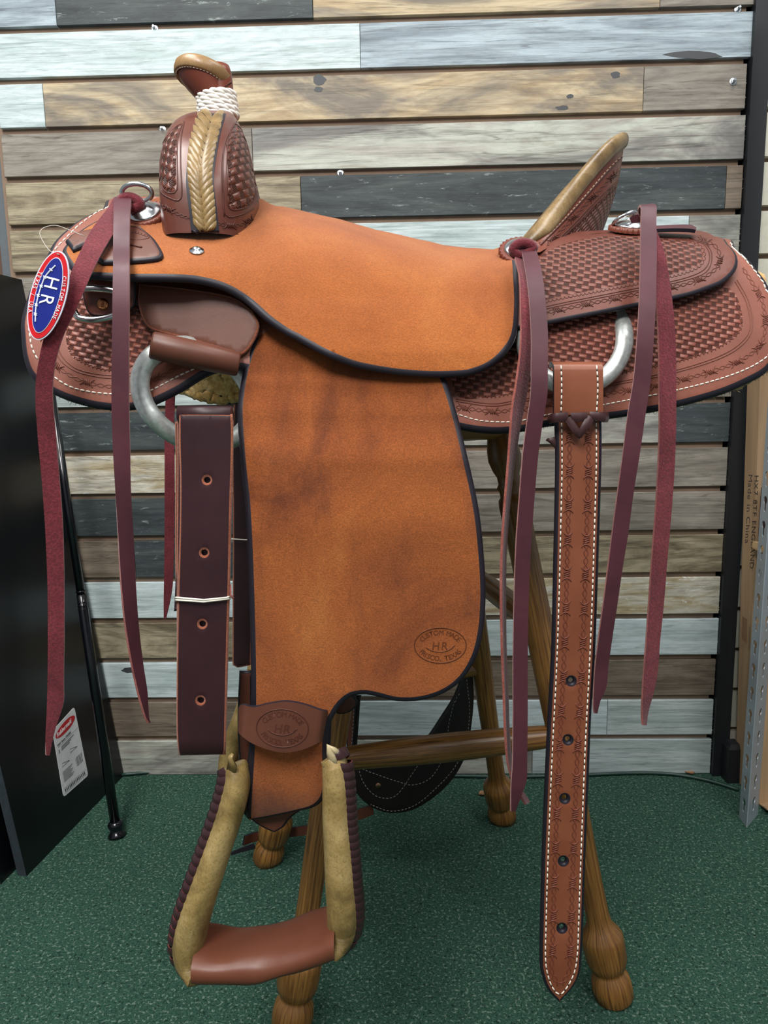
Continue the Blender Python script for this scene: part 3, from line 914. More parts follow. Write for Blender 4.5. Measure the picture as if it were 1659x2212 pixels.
# a few scraps on the carpet at the wall
for px, py, lb in ((1490, 1670, 'tan leather scrap lying on the cable at the wall'), (1042, 1716, 'pale leather crumb on the carpet beside the far stool leg')):
    c_ = on_floor(px, py, .002); m = MB(); k = 7
    ring = [c_ + Vector((.013*math.cos(i*6.283/k)*random.uniform(.6, 1.2), .009*math.sin(i*6.283/k)*random.uniform(.6, 1.2), random.uniform(0, .004))) for i in range(k)]
    m.add(ring + [p + Vector((0, 0, .0025)) for p in ring], [tuple(range(k))[::-1], tuple(range(k, 2*k))] + [(i, (i+1) % k, k+(i+1) % k, k+i) for i in range(k)])
    tag(m.build('leather_scrap', plain('scrap_tan', '#9c7450', .8), None, False), lb, 'scrap')
# ================================================================== THE SADDLE
YC = 1.05
_rk = [(-100, 425), (340, 426), (450, 428), (568, 436), (600, 449), (650, 460), (739, 481), (810, 504), (900, 527), (950, 539), (1000, 544), (1050, 545), (1100, 530), (1150, 514), (1210, 505), (1265, 502), (1310, 501), (1350, 501), (1437, 504), (1504, 508), (1548, 512), (1600, 519), (1700, 535), (1800, 560)]
AB = .29
def arch_k(x):
    t = max(0.0, min(1.0, (x + .22)/.30)); t = t*t*(3-2*t)
    return .10 - .038*t, .85 - .25*t, .30 - .022*t
def arch_w(d, x=0.0):
    if d <= 0: return 0.0
    al, pw, ab = arch_k(x); return ab*(1 - math.exp(-(d/al)**pw))
def _ridge(px, py):
    """crest height that puts the crest's outline at this pixel"""
    d = ray(px, py); sl = d.z/d.y; x = P(px, py, YC).x; al, pw, ab = arch_k(x); best = 9
    for i in range(0, 60):
        w = .003*i
        if w >= ab*.97: break
        D = al*(-math.log(1 - w/ab))**(1/pw); best = min(best, CAMZ + sl*(YC - w) + D)
    return x, best
_rp = [_ridge(x, y) for x, y in _rk]; RX = [p[0] for p in _rp]; RZ = [p[1] for p in _rp]
def zr(x): return lin(x, RX, RZ)
MISS = [False]
def arch_pt(px, py, off=0.0, dz=0.0, offx=None, drop=None):
    """where the line of sight through a pixel meets the saddle's arched side, off metres out from the tree"""
    d = ray(px, py)
    def g(Y):
        p = CAM + d*(Y/d.y); dd = zr(p.x) + dz - p.z
        o = off + (offx(px, py) if offx else 0.0)
        return Y - (YC - arch_w(dd, p.x) - o*(1 - math.exp(-max(dd, 0)/.04))), dd
    lo = .5; hi = None; Y = .55; bv, bY = -9, YC; MISS[0] = False
    while Y <= YC:
        v, dd = g(Y)
        if v > bv: bv, bY = v, Y
        if v >= 0: hi = Y; break
        lo = Y; Y += .01
    if hi is None:
        MISS[0] = True; return CAM + d*(bY/d.y)
    for _ in range(22):
        mid = (lo+hi)/2
        if g(mid)[0] >= 0: hi = mid
        else: lo = mid
    return CAM + d*(hi/d.y)
def arch_uv(p):
    """(length along the saddle, length down its side from the ridge)"""
    dd = max(0.0, 1.17 - p.z); L = 0; n = 14; pd = pw = 0.0
    for i in range(1, n+1):
        d1 = dd*(i/n)**2; w1 = arch_w(d1, .05); L += math.hypot(d1-pd, w1-pw); pd, pw = d1, w1
    return (p.x, -L)

def crown(mb, chain, depth, dz, mi=0, n=12):
    """carry a layer over the top of the saddle, from its near crest to the mirrored far crest"""
    rows = []
    for x, y in chain:
        p = depth(x, y); w0 = YC - p.y
        def zs(w):
            lo, hi = 0.0, .2
            for _ in range(24):
                m_ = (lo+hi)/2
                if arch_w(m_, p.x) < abs(w): lo = m_
                else: hi = m_
            return zr(p.x) + dz - lo
        k = p.z - zs(w0)
        rows.append([Vector((p.x, p.y + 2*w0*j/n, zs(w0*(1 - 2*j/n)) + k - .0006)) for j in range(n+1)])
    b = len(mb.f); mb.grid(rows, mi, uvs=[[arch_uv(p) for p in r] for r in rows]); return mb

M_SKIRT = leather('skirt_leather', '#7c4636', '#915545', .45, 14, .12)
M_SKIRTB = basket('skirt_basket', '#804638', '#955646', '#45201a', ang=-12)
M_HOUS = leather('housing_leather', '#633429', '#744034', .42, 14, .12)
M_HOUSB = basket('housing_basket', '#683629', '#7c4537', '#341711', ang=-15)
M_EDGE = NT('black_leather_edge').fin('#1a161f', .5, 0, .35)
M_SUEDE = suede('seat_suede', '#8f4b1e', '#9f5927', '#ac6731')
M_FSUEDE = suede('fender_suede', '#7a4020', '#9a5424', '#ab6430', 9)
M_FLEECE = suede('sheepskin', '#b98a4c', '#d6aa68', '#ecca90', 40, 200, 1.0, .45)
M_TOOL = leather('tooling_line', '#6a3526', '#7c4433', .5, 30, .1)  # darker than the skirt leather: relief shading put into the colour
M_TOOLD = leather('tooling_line_dark', '#4a251c', '#5c3024', .5, 30, .1)  # same painted relief shade for the darker leathers
M_THREAD = plain('white_thread', '#e6dfd0', .7); M_HOLE = plain('stitch_hole', '#1a0f0c', .8)
M_SMOOTH = leather('smooth_brown_leather', '#5b3427', '#6d4032', .42, 10, .1)
M_PLUM = leather('plum_string', '#46262c', '#5b3139', .45, 12, .08, .22)
M_SUEDER = suede('red_suede', '#5a1d24', '#6d2730', '#7f343b', 14, 420, .8, .55)
M_STRE = suede('string_edge', '#7d4038', '#935046', '#a3605a', 30, 500, .5)
M_LATIGO = leather('latigo_leather', '#2f181d', '#3c2026', .42, 9, .08, .3)
M_LATE = suede('latigo_edge', '#8a4c34', '#9a5940', '#ab6a4d', 30, 500, .5)
M_BILLET = leather('billet_leather', '#77402a', '#8f533a', .40, 12, .1)
M_CHROME = NT('chrome').fin('#c4c6c8', .2, 1)
M_RING = NT('galvanised_ring'); _n = M_RING.noise(M_RING.coord(), 180, 3); M_RING = M_RING.fin(M_RING.ramp(_n, [(.3, '#b4b8b5'), (.7, '#d6dad6')]), .36, .65)
def rawhide(name, c1, c2, c3, rough=.42):
    t = NT(name); v = t.coord(); n = t.noise(v, 16, 5, .65, .5)
    c = t.ramp(n, [(.28, c1), (.5, c2), (.72, c3)])
    f = t.noise(v, 420, 3, .7); c = t.mix(t.ramp(f, [(.5, 0.0), (.68, .45)]), c, c1)
    t.bump(t.noise(v, 60, 4), .35, .002); return t.fin(c, rough, 0, .45)
M_RAW = rawhide('rawhide', '#4c3d20', '#8a7446', '#ad9666', .36)
M_RAWB = rawhide('rawhide_braid', '#5f4c2c', '#846b42', '#9c8458', .36)
M_RAWC = rawhide('rawhide_cantle', '#4f3d24', '#7b6440', '#9c8560', .33)
M_CAPR = rawhide('rawhide_cap', '#6d5334', '#8b6c46', '#9c7f58', .35)
M_FORK = leather('fork_leather', '#5a2c20', '#6d382a', .33, 10, .08, .5)
M_FORKB = basket('fork_basket', '#5a2c20', '#6d382a', '#35180f', .35, .0165, .0085, 28, .0030)
M_ROPE = plain('white_rope', '#f2efe6', .75)
M_HORNL = leather('horn_leather', '#6b3325', '#7c4030', .36, 10, .08)

SAD = thing('western_saddle', (0.0, YC, 0.89), 'tan western saddle with basket-weave skirts and roughout seat on a wooden stool', 'saddle')

# ---- skirts -------------------------------------------------------
FRONT = [(289, 425), (247, 428), (216, 440), (174, 461), (143, 484), (112, 516), (89, 566), (66, 608), (50, 654), (41, 693), (42, 725), (46, 766), (58, 803), (78, 826), (116, 851), (162, 869), (212, 881), (260, 885), (300, 881), (328, 874), (386, 846), (444, 811), (482, 799), (520, 797)]
MIDB = [(600, 815), (700, 845), (820, 880), (920, 910)]
REAR = [(1000, 928), (1040, 934), (1079, 936), (1131, 931), (1187, 920), (1350, 899), (1457, 880), (1556, 853), (1620, 826), (1659, 803), (1682, 770), (1690, 720), (1684, 662), (1663, 608), (1640, 574), (1612, 542), (1578, 518)]
outl = smooth([(330, 424, 'c')] + FRONT + MIDB + REAR + [(1540, 514, 'c'), (1440, 508), (1330, 504), (1250, 508), (1150, 532), (1060, 552), (1000, 550), (900, 533), (810, 510), (739, 487), (650, 466), (600, 455), (568, 442), (450, 434)], 12, True)
skd = lambda x, y: arch_pt(x, y, 0.0, -.006)
inner_r = smooth([(985, 852), (1060, 858), (1119, 849), (1200, 836), (1318, 812), (1457, 784), (1545, 755), (1592, 724), (1604, 698), (1598, 658), (1575, 622), (1500, 600), (1300, 640), (1100, 690), (985, 740)], 12, True)
inner_f = smooth([(146, 692), (143, 735), (154, 768), (190, 789), (240, 802), (285, 793), (330, 765), (390, 740), (400, 690), (320, 645), (200, 640), (155, 660)], 10, True)
def crest(p):
    q = proj(p); arch_pt(q[0], q[1] - 9); return MISS[0]
rim = lambda a, b: crest(a) and crest(b)
mb, SK = sheet_mesh(outl, skd, .012, 10, regions=[(inner_r, 3), (inner_f, 3)], uvfn=arch_uv, no_rim=rim, seg=6, ew=.0068)
mats = [M_SKIRT, M_EDGE, M_FLEECE, M_SKIRTB]
sk_far = mirror_y(mb, YC)
crown(mb, smooth([(250, 430), (289, 426), (450, 434), (568, 442), (650, 466), (739, 487), (900, 533), (1000, 550), (1060, 548), (1150, 520), (1250, 500), (1330, 504), (1440, 508), (1540, 514), (1572, 517)], 14), skd, -.006)
SK_N = mb.build('skirt', mats, SAD)
SK_F = sk_far.build('skirt', mats, SAD)
# fleece lining, thick and lumpy
lin_out = smooth([(200, 520, 'c')] + [(x + (14 if x < 200 else 0), y - (3 if y > 780 else 0)) for x, y in FRONT[7:]] + MIDB + [(x, y - (3 if y > 780 else 0)) for x, y in REAR[:-2]] + [(1540, 560, 'c'), (1440, 555), (1330, 560), (1250, 570), (1150, 600), (1060, 620), (900, 600), (739, 560), (600, 540), (450, 530)], 12, True)
def fld(x, y):
    p = arch_pt(x, y, -.013, -.018); return p + Vector((0, random.uniform(-.0015, .0015), random.uniform(-.001, .001)))
mb, FLE = sheet_mesh(lin_out, fld, .014, 9, uvfn=arch_uv, no_rim=rim, edge_mi=0, back_mi=0, seg=4)
mb.build('fleece_lining', [M_FLEECE], SK_N); mirror_y(mb, YC).build('fleece_lining', [M_FLEECE], SK_F)
# wisps of wool along the lower edges
wi = MB()
for path in (FRONT[14:20], REAR[3:12]):
    for p, t, s in resample(smooth(path, 6), 2.0):
        for q in range(1 if path is FRONT[8:22] else 2):
            x, y = p[0] + random.uniform(-4, 4), p[1] + random.uniform(-3, 1)
            b0 = arch_pt(x, y - 4, -.008, -.016); d = Vector((random.uniform(-1, 1), random.uniform(-.6, .6), random.uniform(-1.2, -.1)))*random.uniform(.002, .0055)
            wi.tube([b0, b0 + d*.5 + Vector((random.uniform(-1, 1), 0, random.uniform(-1, 1)))*.001, b0 + d], [.00035, .0003, .00015], 3)
tag(wi.build('wool_fringe', [M_FLEECE], SK_N), kind='stuff')
# stitching, borders
st = MB()
stitches(st, SK, [(251, 440), (216, 455), (174, 484), (147, 510), (120, 538), (100, 569), (84, 606), (70, 655), (63, 700), (65, 725), (70, 752), (84, 778), (120, 816), (154, 836), (193, 846), (239, 851), (285, 852), (312, 849), (347, 833), (386, 812), (428, 793)], 12.5, 9.5, .00085)
stitches(st, SK, [(985, 894), (1040, 909), (1111, 911), (1167, 899), (1306, 874), (1397, 856), (1457, 844), (1536, 824), (1596, 804), (1639, 783), (1662, 762), (1672, 720), (1668, 665), (1645, 594), (1620, 555), (1588, 527)], 11.5, 9, .0008)
tag(st.build('stitching', [M_THREAD], SK_N), kind='stuff')
tl_ = MB()
for pth in ([(90, 610), (76, 655), (68, 700), (71, 728), (80, 760), (125, 797), (165, 845)],):
    pass
groove(tl_, SK, [(118, 700), (116, 740), (128, 775), (160, 800), (200, 812), (243, 817), (290, 810), (330, 792), (378, 766)], .0006)
groove(tl_, SK, [(124, 700), (122, 738), (134, 770), (163, 795), (200, 806), (243, 811), (288, 804), (326, 786), (372, 761)], .0006)
groove(tl_, SK, [(985, 862), (1060, 872), (1119, 864), (1318, 828), (1457, 800), (1556, 768), (1604, 736), (1620, 703), (1612, 653), (1588, 609)], .0007)
groove(tl_, SK, [(985, 867), (1060, 877), (1119, 869), (1318, 833), (1457, 805), (1558, 773), (1608, 740), (1625, 704), (1617, 651), (1592, 605)], .0007)
barbed(tl_, SK, [(96, 700), (98, 745), (120, 787), (162, 816), (200, 829), (239, 835), (285, 834), (320, 824), (347, 813), (390, 791)], 75, 9.5)
barbed(tl_, SK, [(985, 879), (1067, 889), (1119, 883), (1240, 864), (1318, 849), (1397, 836), (1496, 814), (1556, 796), (1604, 776), (1640, 748), (1653, 709), (1648, 657), (1631, 621), (1604, 578)], 60, 9.5)
scallops(tl_, SK, [(1597, 655), (1604, 698), (1592, 726), (1545, 757), (1457, 786), (1318, 814), (1119, 851), (1060, 860), (985, 854)], 9, 4.2, 1)
scallops(tl_, SK, [(143, 700), (145, 742), (156, 770), (190, 791), (240, 804), (285, 795)], 9, 4.2, -1)
tag(tl_.build('tooled_border', [M_TOOL], SK_N), kind='stuff')

# ---- rear housing -------------------------------------------------
HO = [(1120, 560, 'c'), (1100, 640), (1105, 700), (1130, 712, 'c'), (1185, 699), (1318, 673), (1377, 661), (1477, 641), (1528, 625), (1564, 609), (1590, 583), (1596, 558), (1589, 538), (1573, 521), (1548, 511, 'c'), (1504, 508), (1437, 504), (1330, 500), (1278, 501), (1222, 510), (1175, 523)]
ho = smooth(HO, 11, True)
hod = lambda x, y: arch_pt(x, y, .016, .001)
hin = smooth([(1125, 668, 'c'), (1190, 645), (1318, 620), (1400, 604), (1470, 588), (1510, 572), (1520, 550), (1505, 530), (1460, 518), (1380, 512), (1290, 512), (1210, 530), (1160, 560), (1125, 600)], 10, True)
mb, HS = sheet_mesh(ho, hod, .0055, 9, ew=.004, regions=[(hin, 3)], uvfn=arch_uv, no_rim=rim)
mats = [M_HOUS, M_EDGE, M_SMOOTH, M_HOUSB]
h_far = mirror_y(mb, YC); crown(mb, smooth([(1200, 512), (1278, 504), (1330, 502), (1437, 504), (1504, 508), (1546, 511)], 12), hod, .001)
HOUS = mb.build('rear_housing', mats, SAD); h_far.build('rear_housing', mats, SAD)
tl_ = MB()
for d_ in (0, 5): groove(tl_, HS, [(1128, 680+d_), (1190, 660+d_), (1318, 634+d_), (1400, 618+d_), (1475, 602+d_), (1520+d_, 583+d_), (1533+d_, 556), (1522+d_, 530), (1490, 516-d_*.4)], .0006)
barbed(tl_, HS, [(1128, 690), (1190, 673), (1318, 647), (1400, 630), (1480, 614), (1530, 594), (1555, 565), (1545, 532), (1505, 515)], 62, 9)
scallops(tl_, HS, [(1130, 668), (1190, 647), (1318, 622), (1400, 606), (1470, 590), (1510, 573), (1520, 550), (1506, 530), (1470, 519)], 9, 4, 1)
tag(tl_.build('tooled_border', [M_TOOLD], HOUS), kind='stuff')

# ---- seat ---------------------------------------------------------
SEAT = [(170, 597, 'c'), (150, 575), (132, 540), (150, 509), (180, 483), (225, 459), (270, 446), (340, 427, 'c'), (450, 428), (568, 436), (600, 449), (650, 460), (739, 481), (810, 504), (900, 527), (950, 539), (1000, 544), (1050, 545), (1085, 538), (1106, 532, 'c'), (1117, 560), (1120, 600), (1122, 660), (1115, 725), (1091, 764), (1060, 791), (1024, 806), (1000, 811), (940, 813), (880, 810), (820, 802), (760, 789), (700, 764), (640, 731), (617, 719), (579, 692), (540, 657), (513, 638), (482, 622), (444, 611), (405, 605), (347, 603), (278, 603), (247, 601)]
def seat_off(px, py): return .022 + .03*max(0.0, min(1.0, (620-px)/240))*max(0.0, min(1.0, (py-460)/120)) + .012*max(0.0, min(1.0, (py-640)/120))
sed = lambda x, y: arch_pt(x, y, 0.0, .002, seat_off)
mb, SE = sheet_mesh(smooth(SEAT, 11, True), sed, .009, 9, uvfn=arch_uv, no_rim=rim, seg=6, ew=.0058)
mb = joined(mb, mirror_y(mb, YC)); crown(mb, smooth([(345, 427), (450, 428), (568, 436), (600, 449), (650, 460), (739, 481), (810, 504), (900, 527), (950, 539), (1000, 544), (1050, 545), (1085, 538), (1104, 533)], 11), sed, .002)
SEATO = mb.build('seat', [M_SUEDE, M_EDGE, M_SMOOTH], SAD)

# screw in the front of the seat
def screw(name, surf, px, py, r, parent):
    p, n = surf.at(px, py); m = MB()
    m.lathe(p, n, [(0, r*.9), (r*.12, r), (r*.2, r*.95), (r*.28, r*.62), (r*.5, r*.5), (r*.62, r*.25)], 20)
    o_ = m.build(name, [M_CHROME], parent)
    a = n.orthogonal().normalized(); b = n.cross(a); m = MB()
    for u, v in ((a, b), (b, a)):
        c = p + n*(r*.61); m.add([c + u*r*.3 + v*r*.07, c - u*r*.3 + v*r*.07, c - u*r*.3 - v*r*.07, c + u*r*.3 - v*r*.07], [(0, 1, 2, 3)])
    m.build('cross_slot', [M_HOLE], o_); return o_
screw('seat_screw', SE, 425, 543, .0078, SAD)

# ---- fork (swell) -------------------------------------------------
FR = [(540, 346, 560, .222), (480, 339, 566, .221), (430, 335, 569, .217), (390, 336, 563, .206), (350, 341, 555, .187), (315, 350, 545, .158), (288, 365, 533, .126), (268, 385, 522, .09), (255, 408, 513, .058), (247, 432, 503, .032), (244, 452, 488, .012)]
rows = []; uvs = []; NS = 96; acc = 0; prev = None
fz = smooth([tuple(map(float, r)) for r in FR], 6)
for py, xl, xr, b in fz:
    Yn = YC - b*.78
    XL, XN, XM = P(xl, py, Yn).x, P(xr, py, Yn).x, P(xr - 2, py, YC).x; XF = P(xr - 12, py, YC + b*.8).x; cx_ = XL*.5 + XM*.5; hx = (XN - XL)/2; z = P(xl, py, YC - b*.6).z
    if prev is not None: acc += math.hypot(z-prev[0], hx-prev[1])
    prev = (z, hx); r_ = []; u_ = []
    for k in range(NS):
        w = 2*math.pi*k/NS; c, s_ = math.cos(w), math.sin(w); e = .56
        yf = abs(s_)**e; tt_ = yf*yf*(3-2*yf); XR = XM + ((XN if s_ < 0 else XF)-XM)*tt_
        r_.append(Vector((cx_ + (XR-cx_)*abs(c)**e if c >= 0 else cx_ - (cx_-XL)*abs(c)**e, YC + b*math.copysign(yf, s_), z)))
        u_.append((w*.075, acc))
    rows.append(r_); uvs.append(u_)
mb = MB(); mb.grid(rows, 0, True, uvs); mb.add(rows[-1], [tuple(range(NS))], 0)
FPOLY_R = smooth([(508, 268), (494, 300), (490, 340), (490, 400), (494, 448), (520, 452), (545, 438), (556, 400), (552, 350), (538, 305)], 6, True)
FPOLY_L = smooth([(392, 268), (384, 300), (383, 350), (382, 410), (362, 416), (346, 395), (342, 360), (350, 315), (368, 285)], 6, True)
for k, f in enumerate(mb.f):
    if len(f) > 4: continue
    c = sum((mb.v[i] for i in f), Vector())/4
    if c.y < YC:
        q = proj(c)
        if inside(FPOLY_R, *q) or inside(FPOLY_L, *q): mb.m[k] = 1
FO = Surf(mb.bvh())
FORK = mb.build('fork', [M_FORK, M_FORKB], SAD)
tl_ = MB()
groove(tl_, FO, [(511, 262), (489, 300), (482, 340), (482, 400), (487, 464), (520, 464), (549, 450)], .0008)
groove(tl_, FO, [(506, 266), (486, 304), (479, 344), (479, 404), (484, 468)], .0006)
groove(tl_, FO, FPOLY_R, .0007, closed=True); groove(tl_, FO, FPOLY_L, .0007, closed=True)
groove(tl_, FO, [(398, 262), (391, 300), (390, 350), (391, 428), (362, 426), (342, 410)], .0008)
scallops(tl_, FO, [(512, 280), (500, 310), (496, 345), (495, 400), (500, 445), (522, 447), (545, 432)], 8, 3.6, -1)
scallops(tl_, FO, [(378, 300), (377, 350), (376, 405), (358, 408)], 8, 3.4, 1)
barbed(tl_, FO, [(342, 440), (365, 452), (392, 466), (412, 472)], 44, 8, phase=.6)
barbed(tl_, FO, [(466, 482), (500, 488), (530, 482), (548, 470)], 44, 9, phase=.7)
tag(tl_.build('tooled_border', [M_TOOLD], FORK), kind='stuff')
tl_ = MB(); wq = smooth([(418, 500), (435, 505), (455, 508), (505, 511), (532, 505), (553, 482), (564, 448)], 5); tl_.tube(lay(FO, [p[:2] for p in wq], .0005), [.0016 + .0022*i/len(wq) for i in range(len(wq))], 6)
tl_.build('bottom_welt', [M_EDGE], FORK)
# braided rawhide seam: overlapping diagonal strips
bz = MB(); _bp = smooth([(458, 246), (444, 300), (432, 385), (439, 460), (444, 508)], 6)
bz.grid([[FO.at(x + dx, y)[0] + FO.at(x + dx, y)[1]*.0006 for dx in (-30, -15, 0, 15, 30)] for x, y in _bp]); bz.build('braid_gap_shade', [M_EDGE], FORK)  # dark band added so the gaps between strips look shaded
BC = smooth([(458, 250), (452, 270), (444, 300), (436, 335), (432, 370), (432, 400), (436, 430), (439, 460), (442, 490), (444, 508)], 4)
bs = resample(BC, 15.5); nb_ = len(bs)
def half(y): return lin(y, [250, 270, 330, 390, 450, 510], [25, 28, 29, 27, 26, 25])
for i, (p, t, s_) in enumerate(bs[:-1]):
    for side in (-1, 1):
        m = MB(); hw = half(p[1]); off = 0 if side < 0 else 7.7
        y0 = p[1] + off - 11
        ce = (p[0] + t[0]*off, y0 + 20); ou = (p[0] + side*hw, y0 - 7)
        dx, dy = ce[0]-ou[0], ce[1]-ou[1]; l = math.hypot(dx, dy); nx_, ny_ = -dy/l, dx/l
        if ny_ < 0: nx_, ny_ = -nx_, -ny_
        rows_ = []
        over = 5.0
        for k in range(6):
            e = k/5; x = ou[0] + dx*(e*(1 + over/l)); y = ou[1] + dy*(e*(1 + over/l)); row = []
            for j in range(5):
                w = (j-2)/2*(7.2 + 2.6*min(1, e*2.2))
                pp, nn = FO.at(x, y + w)
                lift = .0012 + .0016*math.sin(math.pi*min(1, .12 + e*.86))*(1 - (abs(j-2)/2)**4*.6) - (.0022 if k == 5 else 0) - (.0012 if k == 0 else 0)
                row.append(pp + nn*lift)
            rows_.append(row)
        m.grid(rows_)
        base = [[q - FO.at(*proj(q))[1]*.0016 for q in r] for r in (rows_[0], rows_[-1])]
        m.grid([rows_[0], base[0]]); m.grid([rows_[-1], base[1]])
        e0 = [r[0] for r in rows_]; e1 = [r[-1] for r in rows_]
        m.grid([e0, [q - FO.at(*proj(q))[1]*.0018 for q in e0]]); m.grid([e1, [q - FO.at(*proj(q))[1]*.0018 for q in e1]])
        m.build('braid_strip', [M_RAWB], FORK)

# ---- horn ---------------------------------------------------------
nb0, nb1 = P(474, 262, YC - .01), P(470, 178, YC - .012)
HORN = MB(); axn = (nb1-nb0).normalized()
HORN.lathe(nb0, axn, [(0, .022), (.012, .021), (.03, .020), (.045, .0195), (.058, .0185), (.066, .016)], 28)
capc = P(439, 166, YC - .01); capn = Vector((.24, .16, .95)).normalized()
ca = (Vector((1, 0, 0)) - capn*capn.x).normalized(); cb_ = capn.cross(ca)
def capring(t, r, sx=1.0, sh=0.0):
    r *= .86; sh *= .86; t *= .9; return [capc + capn*t + ca*(r*1.05*math.cos(2*math.pi*k/40) + sh) + cb_*(r*math.sin(2*math.pi*k/40)) for k in range(40)]
HORNO = HORN.build('horn', [M_HORNL], SAD)
m = MB(); m.grid([capring(-.046, .013, 1, .028), capring(-.038, .018, 1, .025), capring(-.030, .024, 1, .018), capring(-.020, .030, 1, .009), capring(-.012, .034, 1, .003), capring(-.006, .0365), capring(0, .036)], 0, True)
m.build('cap_underside', [M_HORNL], HORNO)
m = MB(); m.grid([capring(-.004, .0345), capring(-.009, .038), capring(-.007, .0405), capring(-.001, .042), capring(.006, .0415), capring(.0105, .038), capring(.0125, .030), capring(.013, .015), capring(.013, .001)], 0, True)
m.build('cap_rim', [M_CAPR], HORNO)
m = MB(); us = MB(); us.grid([capring(-.03, .024, 1, .018), capring(-.020, .030, 1, .009), capring(-.012, .034, 1, .003), capring(-.006, .0365)], 0, True)
for k in range(22):
    a_ = 3.3 + k*.13; r_ = .0318
    c0 = capc + capn*-.0078 + ca*(r_*1.05*math.cos(a_)) + cb_*(r_*math.sin(a_)); c1 = capc + capn*-.0078 + ca*(r_*1.05*math.cos(a_+.09)) + cb_*(r_*math.sin(a_+.09))
    m.tube([c0, c1], .0008, 5)
tag(m.build('cap_stitching', [M_THREAD], HORNO), kind='stuff')
m = MB()
fp = [(494, 170), (480, 186), (462, 200)]
m.tube([P(x, y, YC - .040 + .02*i) for i, (x, y) in enumerate([(499, 178), (483, 191), (462, 204)])], .0012, 5); m.build('leather_seam', [M_TOOLD], HORNO)
# rope wound round the neck: coils of three twisted strands
RO = MB(); r0, r1 = P(473, 258, YC - .01), P(467, 207, YC - .012); ra = (r1-r0).normalized(); u1 = ra.orthogonal().normalized(); u2 = ra.cross(u1)
turns = 5.2; NR = int(turns*60); hgt = (r1-r0).length + .004
def rc(q):
    a_ = 2*math.pi*turns*q; return r0 + ra*(hgt*q - .002) + (u1*math.cos(a_) + u2*math.sin(a_))*(.0232 - .0012*q)
for st_ in range(3):
    pts = []
    for i in range(NR+1):
        q = i/NR; c = rc(q); tg = (rc(min(1, q+.001)) - rc(max(0, q-.001))).normalized()
        nn = (c - r0) - ra*(c-r0).dot(ra); nn = nn.normalized(); bb2 = tg.cross(nn); w = q*turns*26 + st_*2.094
        pts.append(c + (nn*math.cos(w) + bb2*math.sin(w))*.0024)
    RO.tube(pts, .0026, 6)
RO.build('rope_wrap', [M_ROPE], SAD)

# ---- cantle -------------------------------------------------------
_t0 = sed(1112, 548); 
TOP = [(1108, 545), (1150, 499), (1200, 443), (1250, 383), (1290, 336), (1322, 304), (1340, 292), (1350, 288)]
TOP = [(x, y, _t0.y + (YC - _t0.y)*(i/7)**.92) for i, (x, y) in enumerate(TOP)]
LOW = [(1166, 545), (1185, 534), (1205, 526), (1230, 520), (1255, 515), (1280, 510), (1293, 507)]
LOW = [(x, y, .885 + (YC - .885)*i/7) for i, (x, y) in enumerate(LOW + [(1300, 506)])]
FRN = [(x, 549 + 3*i, TOP[i][2] + .004) for i, x in enumerate((1098, 1097, 1096, 1096, 1096, 1097, 1098, 1100))]
def c3(a): return smooth([tuple(P(*q)) for q in a], .008)
T3 = smooth([tuple(P(*q)) for q in TOP], .006)
def samp(a, n): 
    q = smooth([tuple(P(*v)) for v in a], .004); r = resample(q, 1e9); L = resample(q, sum(dist(x, y) for x, y in zip(q, q[1:]))/n); return [Vector(v[0]) for v in L[:n+1]]
n_c = 36; t3, l3, f3 = samp(TOP, n_c), samp(LOW, n_c), samp(FRN, n_c)
def fullrow(a): return a + [Vector((p.x, 2*YC - p.y, p.z)) for p in a[-2::-1]]
t3, l3, f3 = fullrow(t3), fullrow(l3), fullrow(f3)
rb = []; uvb = []
for k in range(13):
    e = k/12; rb.append([a.lerp(b, e) + Vector((.006*math.sin(math.pi*e), 0, 0)) for a, b in zip(t3, l3)])
    uvb.append([((i/len(t3))*.42, -e*(a-b).length) for i, (a, b) in enumerate(zip(t3, l3))])
mb = MB(); mb.grid(rb, 0, uvs=uvb)
# the middle of the back is basket stamped
for k, f in enumerate(mb.f):
    i_ = f[0] // len(t3); j_ = f[0] % len(t3); cc = sum((mb.v[q] for q in f), Vector())/4
    qx, qy = proj(cc)
    if qx > 1208 + (524-qy)*.96 and cc.y <= YC: mb.m[k] = 1
CB = Surf(mb.bvh())
rf = []
for k in range(9):
    e = k/8; rf.append([a.lerp(b, e) + Vector((.09, 0, -.11))*((a-b).length*math.sin(math.pi*e)) for a, b in zip(t3, f3)])
mb.grid(rf, 2)
CANT = mb.build('cantle', [M_HORNL, M_HOUSB, M_SUEDE], SAD)
m = MB(); ups = []; 
for i, p in enumerate(t3):
    d = (l3[i]-p); d = d.normalized() if d.length > 1e-6 else Vector((0, 0, -1)); ups.append(d)
NN = len(t3)
rs_ = [.0118*min(1, .45 + .55*min(i, NN-1-i)/8) for i in range(NN)]
ctr = [p + d*(r*.8) for p, d, r in zip(t3, ups, rs_)]
m.tube(ctr, [r*.62 for r in rs_], 14, 0, False, 1.5, ups)
m.build('rawhide_binding', [M_RAWC], CANT)
tl_ = MB()
groove(tl_, CB, [(1168, 530), (1215, 480), (1265, 424), (1312, 370), (1343, 340)], .0011, .0006)
groove(tl_, CB, [(1200, 524), (1250, 472), (1300, 420), (1338, 388)], .0007)
groove(tl_, CB, [(1205, 524), (1254, 475), (1304, 424), (1336, 396)], .0006)
barbed(tl_, CB, [(1182, 530), (1232, 476), (1282, 424), (1338, 366)], 62, 8)
scallops(tl_, CB, [(1212, 524), (1260, 478), (1306, 432), (1332, 408)], 8, 3.4, -1)
tag(tl_.build('tooled_border', [M_TOOLD], CANT), kind='stuff')
